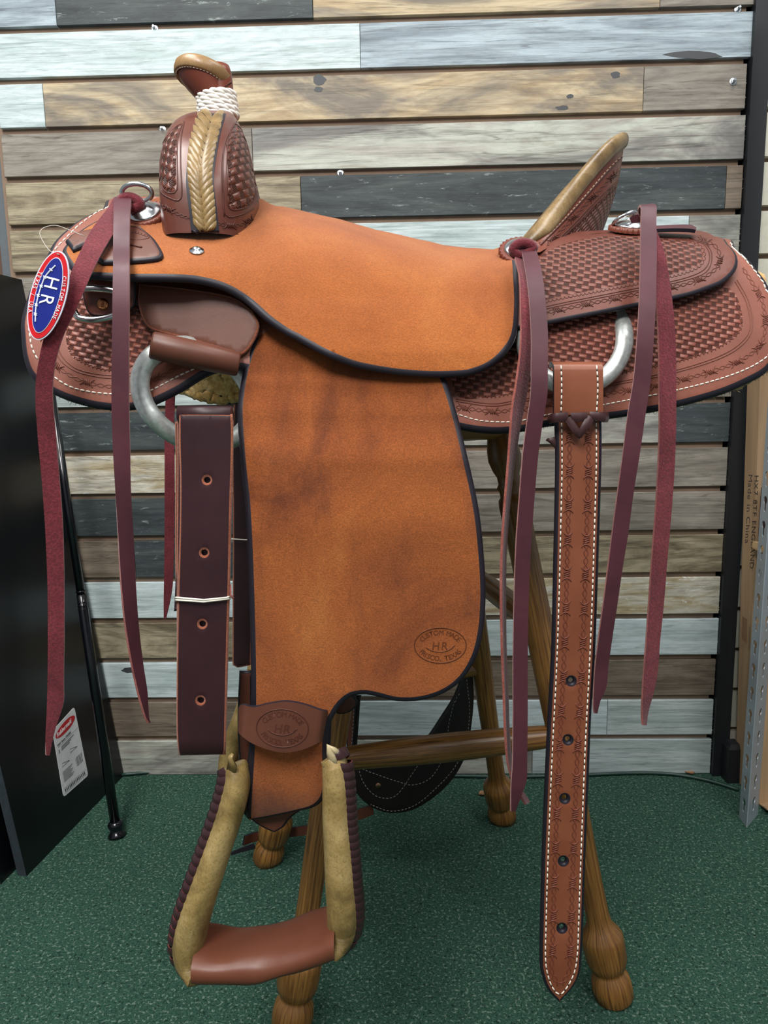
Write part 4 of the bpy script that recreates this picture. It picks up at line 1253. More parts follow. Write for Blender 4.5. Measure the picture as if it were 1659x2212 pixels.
tl_ = MB(); stitches(tl_, CB, [(1172, 524), (1220, 472), (1268, 418), (1314, 365), (1344, 336)], 9, 6, .0006); tag(tl_.build('stitching', [plain('dirty_thread', '#b9a990', .7)], CANT), kind='stuff')
# ---- fender and stirrup leather ----------------------------------
_fy = [600, 690, 760, 800, 830, 900, 1000, 1150, 1500, 1620, 1790]; _fY = [.828, .818, .800, .795, .788, .777, .762, .752, .744, .742, .744]
def fY(x, y): return interp(y, _fy, _fY) + .000012*abs(x-720)**1.05*(1 if y > 900 else max(0, (y-760)/140)) * (.6)
FEN = [(640, 722, 'c'), (600, 690), (570, 682), (548, 725), (526, 790), (515, 850), (512, 900), (519, 1000), (529, 1100), (536, 1250), (540, 1400), (541, 1520), (538, 1620), (533, 1700), (530, 1758), (531, 1781, 'c'), (560, 1778), (620, 1766), (672, 1753), (690, 1742, 'c'), (703, 1725), (710, 1690), (708, 1620), (712, 1570), (722, 1548), (738, 1524), (760, 1507), (790, 1503), (820, 1509), (860, 1518), (910, 1516), (960, 1500), (1000, 1470), (1030, 1421), (1045, 1361), (1050, 1285), (1046, 1200), (1035, 1100), (1014, 1000), (990, 900), (967, 826), (950, 790, 'c'), (860, 785), (760, 770), (680, 745)]
fdd = lambda x, y: P(x, y, fY(x, y) + (.018*(max(0, (y-1700)/85))**2.2))
M_FEND = None
def fender_mat():
    t = NT('fender_roughout'); v = t.coord()
    big = t.ramp(t.noise(v, 6, 5, .6, .8), [(.30, '#5a2d17'), (.46, '#7c4220'), (.62, '#8c4d24'), (.8, '#9c6030')])
    vv = t.coord(scale=(1, 1, .35)); sm = t.noise(vv, 16, 4, .6, .3)
    c = t.mix(t.ramp(sm, [(.54, 0.0), (.72, .6)]), big, '#4f2a1d')
    f = t.noise(v, 620, 3, .7)
    c = t.mix(.42, c, t.mix(1.0, c, t.ramp(f, [(.35, .4), (.5, .9), (.68, 1.6)]), 'MULTIPLY'))
    t.bump(f, .5, .0012); return t.fin(c, .93, 0, .14, Sheen_Weight=.2, Sheen_Roughness=.5)
M_FEND = fender_mat()
mb, FE = sheet_mesh(smooth(FEN, 11, True), fdd, .008, 10, seg=6, ew=.0062)
FEND = mb.build('fender', [M_FEND, M_EDGE, M_SMOOTH], SAD)
def far_side(m_):
    m_ = mirror_y(m_, YC)
    for i, v in enumerate(m_.v): m_.v[i] = Vector((v.x - .09, v.y, v.z - .11*max(0, min(1, (.95 - v.z)/.4))))
    return m_
far_side(mb).build('fender', [M_FEND, M_EDGE, M_SMOOTH], SAD)
M_STAMP = leather('stamp_impression', '#50260f', '#60300f', .6, 30, .1)
def oval_stamp(surf, cx, cy, rx, ry, parent, mat_, rot=0.0, sz=1.0):
    m = MB(); cr_, sr_ = math.cos(rot), math.sin(rot)
    def T(x, y): return (cx + x*cr_ - y*sr_, cy + x*sr_ + y*cr_)
    groove(m, surf, [T(rx*math.cos(k*math.pi/18), ry*math.sin(k*math.pi/18)) for k in range(36)], .0006, .0001, 4, True)
    arc_text(m, 'CUSTOM MADE', surf, cx, cy, rx*.80, ry*.74, 158, 22, ry*.40*sz, rot, lift=.0003, squeeze=.95)
    arc_text(m, 'FRISCO, TEXAS', surf, cx, cy, rx*.80, ry*.74, 203, 337, ry*.40*sz, rot, lift=.0003, squeeze=.95)
    def big(ch, ox):
        put_text(m, ch, lambda x, y: surf.at(*T(ox + (x + y*.12)*ry*.62, ry*.24 - y*ry*.62)), .0003)
    big('H', -rx*.34); big('R', rx*.02)
    groove(m, surf, [T(-rx*.56, ry*.10), T(-rx*.4, ry*.26), T(-rx*.15, ry*.36), T(rx*.12, ry*.36), T(rx*.38, ry*.22), T(rx*.56, -ry*.02)], .0006, .0001, 4)
    tag(m.build('maker_stamp', [mat_], parent), kind='stuff')
oval_stamp(FE, 951, 1394, 56, 38, FEND, M_STAMP, 0.0)
# under layer of the stirrup leather, its tip showing below the bend
mb, _ = sheet_mesh(smooth([(541, 1500, 'c'), (536, 1620), (523, 1745), (540, 1772), (570, 1792), (592, 1801, 'c'), (612, 1790), (632, 1766), (690, 1730, 'c'), (712, 1620), (716, 1560), (722, 1500, 'c')], 12, True), lambda x, y: P(x, y, .772 - .00001*(y-1600)), .006, 10)
UN = mb.build('stirrup_leather', [M_SMOOTH, M_EDGE, M_SMOOTH], SAD); far_side(mb).build('stirrup_leather', [M_SMOOTH, M_EDGE, M_SMOOTH], SAD)
mb, _ = sheet_mesh(smooth([(516, 1450, 'c'), (512, 1560), (518, 1680), (524, 1752, 'c'), (545, 1752, 'c'), (545, 1450, 'c')], 12, True), lambda x, y: P(x, y, .786), .005, 10)
mb.build('stirrup_leather', [M_SMOOTH, M_EDGE, M_SMOOTH], SAD)
# strap stub seen at the notch right of the keeper
mb, _ = sheet_mesh(smooth([(722, 1530, 'c'), (745, 1498), (768, 1506), (772, 1525), (752, 1542), (728, 1544)], 8, True), lambda x, y: P(x, y, .80), .005, 9)
mb.build('leather_tab', [M_SMOOTH, M_EDGE, M_SMOOTH], SAD)

# ---- keeper (hobble strap) ---------------------------------------
KT = [(514, 1540), (516, 1527), (526, 1523), (548, 1528), (580, 1521), (618, 1516), (655, 1522), (690, 1534), (712, 1538), (724, 1533)]
KB = [(516, 1566), (514, 1580), (522, 1590), (545, 1606), (578, 1619), (616, 1626), (655, 1619), (695, 1601), (716, 1588), (722, 1576)]
rows = []
for k in range(9):
    e = k/8; row = []
    for i, (a, b) in enumerate(zip(smooth(KT, 7), smooth(KB, 7))):
        pass
kt = [p for p, _, _ in resample(smooth(KT, 3), 6)]; kb = [p for p, _, _ in resample(smooth(KB, 3), 6)]; nk = min(len(kt), len(kb))
kt = [p for p, _, _ in resample(smooth(KT, 3), dist(KT[0], KT[-1])*1.1/36)][:36]; kb = [p for p, _, _ in resample(smooth(KB, 3), dist(KB[0], KB[-1])*1.12/36)][:36]
nk = min(len(kt), len(kb))
def kY(i): 
    e = i/(nk-1); return .726 + .05*(max(0, (.14-e)/.14))**1.6 + .05*(max(0, (e-.9)/.1))**1.8 - .004*math.sin(math.pi*e)
fr = [[P(kt[i][0] + (kb[i][0]-kt[i][0])*k/8, kt[i][1] + (kb[i][1]-kt[i][1])*k/8, kY(i)) for i in range(nk)] for k in range(9)]
mb = MB(); mb.grid(fr, 0); KS = Surf(mb.bvh())
bkk = [[p + Vector((0, .0045, 0)) for p in r] for r in fr]
mb.grid([r[::-1] for r in bkk], 2); mb.grid([fr[0], bkk[0]], 1); mb.grid([bkk[-1], fr[-1]], 1)
mb.grid([[r[0] for r in fr], [r[0] for r in bkk]], 1); mb.grid([[r[-1] for r in fr], [r[-1] for r in bkk]], 1)
# closes behind the leathers
b1 = [r[0] for r in fr]; b2 = [r[-1] for r in fr]
mb.grid([[p.lerp(q_, e) + Vector((0, .062*math.sin(math.pi*e), 0)) for e in [j/14 for j in range(15)]] for p, q_ in zip(b1, b2)], 2)
KEEP = mb.build('stirrup_keeper', [M_SMOOTH, M_EDGE, M_SMOOTH], SAD)
oval_stamp(KS, 610, 1573, 56, 41, KEEP, M_TOOLD, .06)

# ---- stirrup ------------------------------------------------------
def stirrup(flip):
    Lp = [(507, 1652, .748, 21), (512, 1668, .746, 27), (510, 1700, .744, 31), (494, 1760, .742, 32), (470, 1830, .74, 33), (446, 1900, .738, 35), (426, 1960, .738, 37), (414, 2005, .74, 38), (411, 2042, .742, 37), (421, 2070, .744, 31), (444, 2084, .742, 22), (475, 2080, .738, 10)]
    Rp = [(713, 1632, .748, 22), (722, 1648, .746, 28), (726, 1690, .744, 31), (728, 1760, .742, 33), (733, 1830, .74, 35), (737, 1900, .738, 37), (741, 1950, .738, 38), (741, 1985, .74, 37), (735, 2012, .742, 31), (716, 2030, .742, 22), (690, 2030, .738, 10)]
    m = MB()
    paths = []
    for pp in (Lp, Rp):
        q = smooth([tuple(P(a, b, c)) + (d,) for a, b, c, d in pp], .008)
        pts = [Vector(v[:3]) for v in q]; rr_ = [v[3]*.00048 for v in q]; n = len(pts)
        vs = []; NSD = 18
        for i in range(n):
            t = (pts[min(i+1, n-1)] - pts[max(i-1, 0)]).normalized(); f = i/(n-1)
            ya = (Vector((0, 1, 0)) - t*t.y).normalized(); xa = t.cross(ya)
            dep = (.019 + .020*min(1, f*1.15))*(1 if f < .66 else max(.16, 1 - (f-.66)*2.9))
            vs.append([pts[i] + xa*(rr_[i]*math.cos(w)) + ya*(dep*math.copysign(abs(math.sin(w))**.8, math.sin(w))) for w in [2*math.pi*k/NSD for k in range(NSD)]])
        m.grid(vs, 0, True); m.add(vs[0], [tuple(range(NSD))]); m.add(vs[-1], [tuple(range(NSD))])
        paths.append((pts, rr_))
    return m, paths
mb, SP = stirrup(False)
STIR = mb.build('stirrup', [M_RAW], SAD)
# tread wrapped in leather
TA = [(427, 1996), (500, 1997), (570, 1990), (640, 1976), (690, 1960), (722, 1952)]
TBm = [(432, 2108), (500, 2106), (570, 2098), (640, 2082), (700, 2064), (728, 2050)]
def tread(M_):
    m = MB(); rows = []
    for k in range(25):
        e = k/24; x = 430 + 296*e
        yt = lin(x, [p[0] for p in TA], [p[1] for p in TA]); yb = lin(x, [p[0] for p in TBm], [p[1] for p in TBm])
        c = P(x, yt + (yb-yt)*.56, .738); row = []
        sag = -.006*math.sin(math.pi*e)
        for j in range(22):
            w = 2*math.pi*j/22; cw, sw = math.cos(w), math.sin(w)
            dy = .037*math.copysign(abs(cw)**.75, cw); dz = .0175*math.copysign(abs(sw)**.75, sw)
            lump = .0012*math.sin(9*e + 2*w) + .0008*math.sin(17*e + w)
            row.append(c + Vector((0, dy, dz + sag*(1 if sw > 0 else .4) + lump)))
        rows.append(row)
    m.grid(rows, 0, True)
    for r, s_ in ((rows[0], -1), (rows[-1], 1)):
        m.add(r, [tuple(range(22))])
    return m
M_TREAD = leather('tread_leather', '#613524', '#70412f', .40, 9, .1)
tr = tread(0); tro = tr.build('tread_cover', [M_TREAD], STIR)
# lace over the outer edge of each side
M_LACE = leather('lace_leather', '#2c1519', '#3a1c20', .32, 12, .05, .55)
M_LACEE = leather('lace_pink_edge', '#7a3335', '#8d4343', .5, 20, .05)
def lacing(path, side, n, w, parent):
    pts, rr_ = path; cum = [0]
    for a, b in zip(pts, pts[1:]): cum.append(cum[-1] + (b-a).length)
    for i in range(n):
        s_ = cum[-1]*(.02 + .90*i/(n-1)); j = max(k for k in range(len(cum)) if cum[k] <= s_); j = min(j, len(pts)-2)
        f = (s_-cum[j])/(cum[j+1]-cum[j]); p = pts[j].lerp(pts[j+1], f); r = rr_[j]*(1-f) + rr_[j+1]*f
        t = (pts[j+1]-pts[j]).normalized(); ya = (Vector((0, 1, 0)) - t*t.y).normalized(); xa = t.cross(ya)
        if xa.x*side < 0: xa = -xa
        loop = []
        for k in range(9):
            a = math.radians(-105 + 195*k/8); d_ = .0135
            loop.append(p + xa*(r*.72 + .0100*math.cos(a)) + ya*(-.003 + d_*math.sin(a)) + t*(.0085*(k/8 - .5)))
        m = MB(); N = len(loop); wd = .0052; rws = []
        for k in range(N):
            tg = (loop[min(k+1, N-1)]-loop[max(k-1, 0)]).normalized(); nn = tg.cross(t); 
            if nn.dot(loop[k]-p) < 0: nn = -nn
            nn.normalize(); bb_ = tg.cross(nn).normalized()
            rws.append([loop[k] + bb_*(wd*e_) + nn*(.0012*(1-abs(e_)**2) ) for e_ in (-1, -.5, 0, .5, 1)])
        m.grid(rws, 0); m.grid([[q_ for q_ in r] for r in [[r[0], r[0] - xa*.001] for r in rws]], 1); m.grid([[r[-1], r[-1] - xa*.001] for r in rws], 1)
        m.build('lace_wrap', [M_LACE, M_LACEE], parent)
lacing(SP[0], -1, 24, .005, STIR); lacing(SP[1], 1, 26, .005, STIR)
# rawhide tips at the top, white spacer discs, bolt
m = MB(); m.tube([P(500, 1668, .735), P(502, 1650, .728), P(497, 1636, .726), P(503, 1628, .728)], [.008, .0065, .004, .002], 8, 0, False, .5)
m.build('rawhide_tip', [M_RAW], STIR)
m = MB(); m.tube([P(722, 1655, .735), P(714, 1628, .730), P(710, 1612, .73), P(722, 1620, .732), P(734, 1630, .735)], [.008, .006, .0035, .003, .003], 8, 0, False, .5)
m.build('rawhide_tip', [rawhide('rawhide_pale', '#8d7c5c', '#b6a680', '#cfc3a4')], STIR)
m = MB(); a_, b_ = P(529, 1705, .752), P(708, 1695, .752); m.lathe(a_, b_-a_, [(0, .005), ((b_-a_).length, .005)], 12); m.build('stirrup_bolt', [M_RING], STIR)
for x, y in ((527, 1702), (703, 1692)):
    c = P(x, y, .748); m = MB(); m.lathe(c, Vector((1, 0, 0)), [(0, .013), (.0025, .013)], 20); m.build('spacer_disc', [M_THREAD], STIR)
# the other stirrup, on the far side, swung forward
def far_copy(o_, dx, dz):
    for src in [o_] + [c for c in o_.children]:
        pass
mf, SPF = stirrup(True)
dXf = P(508, 1600, 1.34).x - P(560, 1600, .742).x*1.0
mm = mirror_y(mf, YC)
def shift(m_, v):
    for i in range(len(m_.v)): m_.v[i] = m_.v[i] + v
    return m_
shv = Vector((-.090, 0, -.11))
STF = shift(mm, shv).build('stirrup', [M_RAW], SAD)
shift(mirror_y(tr, YC), shv).build('tread_cover', [M_TREAD], STF)

# ---- rigging rings and leathers ----------------------------------
mb, RF = sheet_mesh(smooth([(300, 612, 'c'), (297, 650), (308, 690), (328, 712), (386, 728), (444, 743), (501, 762), (516, 771, 'c'), (540, 750), (560, 705), (545, 670, 'c'), (500, 640), (400, 622)], 10, True), lambda x, y: P(x, y, .806 - .00010*(y-620)), .0045, 10)
RIG = mb.build('rigging_leather', [M_SMOOTH, M_LATE, M_SMOOTH], SAD)
ra_, rb2 = P(326, 745, .768), P(516, 787, .790); axr = (rb2-ra_)
m = MB(); m.lathe(ra_, axr, [(0, .0125), (.002, .0140), (axr.length*.5, .0146), (axr.length-.002, .0128), (axr.length, .0115)], 24); m.build('rolled_loop', [M_SMOOTH], RIG)
def ring(name, cx, cy, rx, ry, Y, r, parent, a0=0, squash=.85):
    m = MB(); pts = [P(cx + rx*math.cos(k*2*math.pi/72), cy + ry*math.sin(k*2*math.pi/72), Y) for k in range(72)]
    m.tube(pts, r, 12, 0, True, squash, Vector((0, 1, 0))); return m.build(name, [M_RING], parent)
m = MB(); m.tube([P(x, y, .774 + .050*max(0, min(1, (x-330)/170))) for x, y in [(424 + 122*math.cos(k*math.pi/36), 853 + 104*math.sin(k*math.pi/36) + 24*math.cos(k*math.pi/36)) for k in range(72)]], .0103, 12, 0, True, .85, Vector((0, 1, 0)))
m.build('front_rigging_ring', [M_RING], SAD)
m = MB(); m.tube([P(x, y, skd(x, y).y - .012 + .020*max(0, min(1, (735-y)/45))) for x, y in [(1241 + 108*math.cos(k*math.pi/36), 730 + 106*math.sin(k*math.pi/36)) for k in range(72)]], .0097, 12, 0, True, .85, Vector((0, 1, 0)))
m.build('rear_rigging_ring', [M_RING], SAD)
# small front dee with its leather
def tri_tube(name, pxs, Y, r, mat_, parent, n=10):
    m = MB(); m.tube([P(x, y, Y) for x, y in smooth(pxs, 5, True)], r, n, 0, True); return m.build(name, [mat_], parent)
tri_tube('breast_collar_dee', [(160, 627), (200, 623), (245, 628), (262, 640), (264, 662), (246, 682), (206, 691), (172, 687), (160, 672), (149, 648)], .786, .0036, M_CHROME, SAD)
mb, DL = sheet_mesh(smooth([(175, 600, 'c'), (178, 640), (190, 676), (215, 684), (262, 676), (290, 660), (292, 600, 'c')], 10, True), lambda x, y: P(x, y, .800), .004, 10)
DLO = mb.build('dee_leather', [M_FORK, M_EDGE, M_SMOOTH], SAD)
p, n = DL.at(222, 657); m = MB(); m.lathe(p, n, [(0, .0062), (.001, .006), (.002, .0045), (.0026, .002)], 16); m.build('rivet', [NT('copper').fin('#a5714b', .3, 1)], DLO)

# ---- conchos ------------------------------------------------------
def concho(px, py, surf, R, tilt=None, ringpx=None, parent=SAD, scal=26, Yo=0.0):
    p, n = surf.at(px, py) if hasattr(surf, 'at') else (surf(px, py), Vector((0, -1, 0)))
    if tilt is not None: n = Vector(tilt).normalized()
    p = p + n*.001
    a = n.orthogonal().normalized(); b = n.cross(a)
    t_ = MB(); rows = []
    for h, k in ((0, 1.0), (.0045, 1.0), (.0055, .93)):
        rows.append([p + n*h + (a*math.cos(w) + b*math.sin(w))*(R*1.28*k*(1 + .035*math.cos(scal*w))) for w in [2*math.pi*i/156 for i in range(156)]])
    t_.grid(rows, 0, True); t_.add(rows[-1], [tuple(range(156))]); t_.add(rows[0], [tuple(range(156))])
    ro = t_.build('leather_rosette', [M_HORNL], parent)
    m = MB(); m.lathe(p + n*.0055, n, [(0, R), (.0012, R*1.0), (.0025, R*.92), (.005, R*.7), (.0068, R*.4), (.0075, R*.1)], 36); m.build('concho', [M_CHROME], ro)
    return p + n*.0055, n, a, b, ro
c1 = concho(318, 470, SE, .0185, (-.1, -.7, .72))
c2 = concho(1125, 548, hod, .0200, (-.05, -.70, .71))
c3_ = concho(1362, 501, hod, .0205, (.05, -.35, .95))
m = MB(); cc = c1[0] + c1[1]*.012 + Vector((-.004, 0, .010)); m.tube([cc + Vector((.0165*math.cos(w), -.004*math.sin(w), .0085*math.sin(w))) for w in [2*math.pi*k/40 for k in range(40)]], .0026, 10, 0, True); m.build('concho_ring', [M_CHROME], c1[4])
m = MB(); cc = c3_[0] + Vector((-.010, -.004, .008)); m.tube([cc + Vector((.013*math.cos(w), .010*math.sin(w), .006*math.cos(w+.6))) for w in [2*math.pi*k/40 for k in range(40)]], .0022, 10, 0, True); m.build('concho_ring', [M_CHROME], c3_[4])
mb, _ = strip_mesh([(1408, 499, 1408, 492, .90, .93), (1455, 497, 1455, 489, .90, .93), (1490, 498, 1492, 489, .90, .925), (1502, 500, 1503, 495, .90, .92)], .004)
mb.build('string_end', [M_PLUM, M_EDGE, M_PLUM], SAD)

# ---- leather tab under the front strings --------------------------
def tabd(x, y):
    p = sed(x, y) ; d = ray(x, y); return CAM + d*((p.y - .010)/d.y)
mb, TB = sheet_mesh(smooth([(140, 516, 'c'), (160, 497), (200, 487), (250, 478), (300, 482, 'c'), (330, 508), (350, 540), (349, 553), (338, 560), (290, 565), (222, 568, 'c'), (190, 548, 'c'), (205, 520, 'c'), (158, 541, 'c')], 8, True), tabd, .007, 8, seg=5)
TBO = mb.build('string_keeper', [M_SMOOTH, M_EDGE, M_SMOOTH], SAD)
m = MB(); groove(m, TB, [(258, 528), (285, 530), (306, 535)], .0014, .0003); groove(m, TB, [(258, 496), (285, 490), (312, 497), (326, 512), (300, 518), (262, 516)], .0005); scallops(m, TB, [(262, 505), (290, 500), (316, 508)], 7, 3)
tag(m.build('tooled_border', [M_TOOLD], TBO), kind='stuff')

# ---- saddle strings -----------------------------------------------
def string(rows, mats_, name='saddle_string', th=.0026, bow=0.0):
    mb, sf = strip_mesh(rows, th, 10, 4, bow=bow)
    return mb.build(name, mats_, SAD), sf
G = [M_PLUM, M_STRE, M_SUEDER]; R_ = [M_SUEDER, M_STRE, M_PLUM]
# front: suede side out, sweeping to the left
string([(272, 432, 300, 446, .90, .90), (248, 428, 292, 434, .872, .876), (232, 452, 270, 470, .84, .842), (196, 500, 236, 520, .797, .80), (168, 556, 206, 574, .762, .765), (145, 610, 182, 628, .738, .742), (124, 664, 160, 678, .734, .738), (100, 716, 137, 726, .733, .736), (84, 780, 120, 786, .733, .736), (77, 850, 114, 853, .735, .737), (82, 940, 121, 940, .735, .738), (91, 1040, 129, 1038, .735, .738), (98, 1140, 136, 1138, .735, .738), (103, 1260, 139, 1258, .735, .738), (104, 1380, 139, 1376, .735, .738), (103, 1480, 138, 1470, .735, .738), (101, 1545, 137, 1520, .735, .738), (98, 1600, 119, 1576, .735, .738), (99, 1631, 106, 1631, .735, .738)], R_)
string([(248, 428, 284, 428, .868, .868), (246, 440, 283, 440, .848, .848), (246, 470, 281, 470, .822, .822), (245, 530, 280, 530, .79, .79), (245, 580, 280, 580, .755, .755), (244, 640, 280, 640, .742, .742), (243, 720, 279, 720, .736, .736), (242, 800, 279, 800, .733, .733), (242, 880, 279, 880, .732, .732), (244, 960, 281, 960, .732, .734), (249, 1060, 283, 1060, .732, .737), (255, 1160, 288, 1160, .733, .742), (261, 1260, 292, 1260, .733, .746), (270, 1350, 298, 1350, .734, .749), (283, 1430, 307, 1430, .735, .75), (296, 1490, 316, 1490, .736, .75), (304, 1520, 318, 1520, .737, .748), (314, 1552, 320, 1552, .74, .745), (320, 1562, 323, 1562, .742, .745)], G)
m = MB(); kp = [(262, 436), (272, 428), (290, 430), (302, 440), (294, 450), (278, 446)]
m.tube([P(x, y, .868) for x, y in smooth(kp, 5, True)], .0062, 10, 0, True); m.build('string_knot', [M_SUEDER], SAD)
# behind the seat
string([(1110, 536, 1140, 528, .862, .862), (1112, 556, 1142, 560, .845, .85), (1122, 600, 1150, 605, .81, .815), (1124, 660, 1153, 660, .785, .79), (1125, 720, 1150, 720, .772, .78), (1122, 770, 1148, 770, .764, .775), (1114, 830, 1140, 830, .76, .775), (1106, 880, 1131, 880, .757, .775), (1102, 930, 1121, 930, .755, .772), (1097, 1000, 1110, 1000, .755, .775), (1089, 1100, 1099, 1100, .755, .778), (1083, 1200, 1092, 1200, .755, .778), (1082, 1300, 1091, 1300, .755, .778), (1084, 1400, 1092, 1400, .755, .778), (1088, 1500, 1096, 1500, .755, .778), (1091, 1580, 1099, 1580, .755, .778), (1097, 1650, 1106, 1648, .76, .78), (1112, 1698, 1120, 1694, .766, .784), (1135, 1738, 1143, 1733, .775, .79)], R_)
string([(1122, 530, 1152, 528, .856, .856), (1128, 550, 1160, 548, .84, .84), (1136, 590, 1170, 588, .81, .81), (1143, 650, 1178, 650, .782, .782), (1147, 720, 1183, 720, .767, .767), (1147, 790, 1183, 790, .757, .757), (1146, 850, 1182, 850, .752, .752), (1138, 910, 1172, 910, .75, .752), (1129, 980, 1162, 982, .75, .753), (1121, 1080, 1153, 1082, .75, .754), (1114, 1180, 1146, 1181, .75, .754), (1110, 1300, 1141, 1300, .75, .753), (1108, 1420, 1139, 1420, .75, .753), (1108, 1540, 1139, 1540, .75, .753), (1107, 1640, 1138, 1640, .75, .753), (1104, 1690, 1137, 1682, .75, .753), (1103, 1720, 1126, 1716, .75, .753), (1103, 1752, 1112, 1752, .75, .753)], G)
m = MB(); m.tube([P(x, y, .848) for x, y in smooth([(1108, 540), (1120, 528), (1140, 527), (1152, 536), (1140, 548), (1120, 552)], 5, True)], .0058, 10, 0, True); m.build('string_knot', [M_SUEDER], SAD)
# at the back of the housing
string([(1362, 470, 1366, 482, .89, .89), (1380, 462, 1386, 480, .875, .875), (1388, 475, 1408, 482, .862, .862), (1404, 540, 1432, 540, .832, .835), (1412, 600, 1444, 600, .815, .82), (1418, 660, 1452, 660, .80, .805), (1422, 740, 1458, 738, .79, .795), (1423, 830, 1459, 828, .78, .786), (1424, 920, 1459, 918, .775, .78), (1421, 1010, 1456, 1008, .775, .78), (1415, 1110, 1449, 1108, .775, .78), (1408, 1200, 1441, 1200, .775, .78), (1401, 1300, 1433, 1300, .775, .78), (1395, 1390, 1424, 1390, .775, .78), (1390, 1450, 1420, 1448, .775, .78), (1387, 1500, 1411, 1494, .775, .78), (1386, 1540, 1399, 1536, .775, .78), (1388, 1566, 1395, 1566, .775, .78)], R_)
string([(1382, 470, 1398, 462, .872, .872), (1378, 452, 1402, 444, .862, .862), (1384, 446, 1417, 446, .846, .846), (1384, 480, 1417, 480, .828, .828), (1383, 540, 1418, 540, .81, .81), (1382, 600, 1417, 600, .795, .795), (1380, 660, 1416, 660, .783, .783), (1375, 740, 1411, 740, .773, .773), (1368, 820, 1405, 820, .768, .768), (1355, 900, 1393, 900, .764, .764), (1345, 980, 1381, 982, .762, .762), (1334, 1060, 1368, 1062, .762, .764), (1322, 1150, 1356, 1152, .762, .764), (1312, 1230, 1343, 1232, .762, .765), (1303, 1300, 1333, 1302, .763, .766), (1292, 1380, 1321, 1382, .765, .768), (1285, 1440, 1313, 1440, .768, .77), (1282, 1490, 1309, 1482, .768, .77), (1281, 1525, 1296, 1512, .768, .77), (1283, 1540, 1289, 1540, .768, .77)], G)
# far side
string([(362, 760, 382, 760, 1.31, 1.31), (358, 860, 378, 860, 1.33, 1.33), (356, 930, 376, 930, 1.335, 1.335), (356, 1000, 377, 1000, 1.335, 1.335), (356, 1120, 377, 1120, 1.335, 1.335), (355, 1230, 375, 1230, 1.335, 1.335), (354, 1290, 370, 1286, 1.335, 1.335), (354, 1336, 359, 1336, 1.335, 1.335)], [M_SUEDER, M_STRE, M_PLUM])

# ---- latigo folded and tied ---------------------------------------
def circ(cx, cy, r, n=14): return [(cx + r*math.cos(2*math.pi*k/n), cy + r*math.sin(2*math.pi*k/n)) for k in range(n)]
LH = [(447, 1037), (441, 1194), (437, 1348), (433, 1513)]
LO = [(386, 893, 'c'), (386, 960), (388, 1040), (387, 1150), (383, 1300), (381, 1420), (380, 1560), (383, 1622), (388, 1635, 'c'), (440, 1634), (483, 1633, 'c'), (487, 1622), (489, 1540), (492, 1400), (496, 1250), (499, 1100), (502, 1000), (503, 930), (501, 894, 'c'), (450, 893)]
def latd(x, y): return P(x, y, .744 + (.004*((905-y)/21)**2 if y < 905 else 0) + (.006*((y-1600)/34)**2 if y > 1600 else 0))
mb, LS = sheet_mesh(smooth(LO, 9, True), latd, .0042, 10, holes=[circ(x, y, 11.5) for x, y in LH], back_mi=0)
LAT = mb.build('latigo', [M_LATIGO, M_LATE, M_LATIGO], SAD)
for k, (dx, y0, y1, Yk) in enumerate(((-5, 900, 1632, .7500), (-2, 886, 1628, .7560), (-9, 912, 1240, .7615))):
    mb, _ = sheet_mesh(smooth([(386+dx, y0, 'c'), (387+dx, 1000), (386+dx, 1150), (383+dx*.4, y1*.5+700), (384, y1, 'c'), (487, y1, 'c'), (490, y1*.5+700), (500, 1100), (503, 930), (501, y0, 'c')], 12, True), lambda x, y: P(x, y, Yk), .0042, 14)
    mb.build('folded_layer', [M_LATIGO, M_LATE, M_LATIGO], LAT)
m = MB()
for dy in (0, 5): m.tube([P(381, 1294+dy, .76), P(380, 1291+dy, .748), P(384, 1291+dy, .7405), P(440, 1296+dy*.8, .7400), P(490, 1291+dy*.6, .7405), P(497, 1288+dy, .748), P(498, 1286+dy, .76)], .0011, 6)
tag(m.build('tie_thread', [M_THREAD], LAT), 'white thread tied round the folded latigo')
m = MB()
m.tube([P(497, 1262, .748), P(498, 1285, .745), P(504, 1293, .744)], .0012, 5); m.build('thread_end', [M_STRE], LAT)
for x, y in LH:
    m = MB(); m.tube([latd(a, b) + Vector((0, .0012, 0)) for a, b in circ(x, y + 1, 9, 20)], .0007, 5, 0, True); m.build('hole_rim', [M_LATE], LAT)
m = MB(); m.tube([P(385, 895, .7535), P(386, 895, .7535), P(501, 896, .7535), P(502, 896, .7535)], [.007, .0088, .0088, .007], 14); m.build('fold', [M_LATIGO], LAT)
# far latigo, showing beside it
mb, _ = sheet_mesh(smooth([(506, 820, 'c'), (499, 950), (500, 1150), (499, 1400), (500, 1440), (512, 1446), (545, 1440, 'c'), (560, 950), (566, 820, 'c')], 12, True), lambda x, y: P(x, y, 1.35), .006, 16)
FLT = mb.build('latigo', [M_LATIGO, M_LATE, M_LATIGO], SAD)
m = MB(); m.tube([P(496, 1164, 1.344), P(530, 1166, 1.343), P(562, 1166, 1.344)], .0013, 6); m.build('tie_thread', [M_THREAD], FLT)

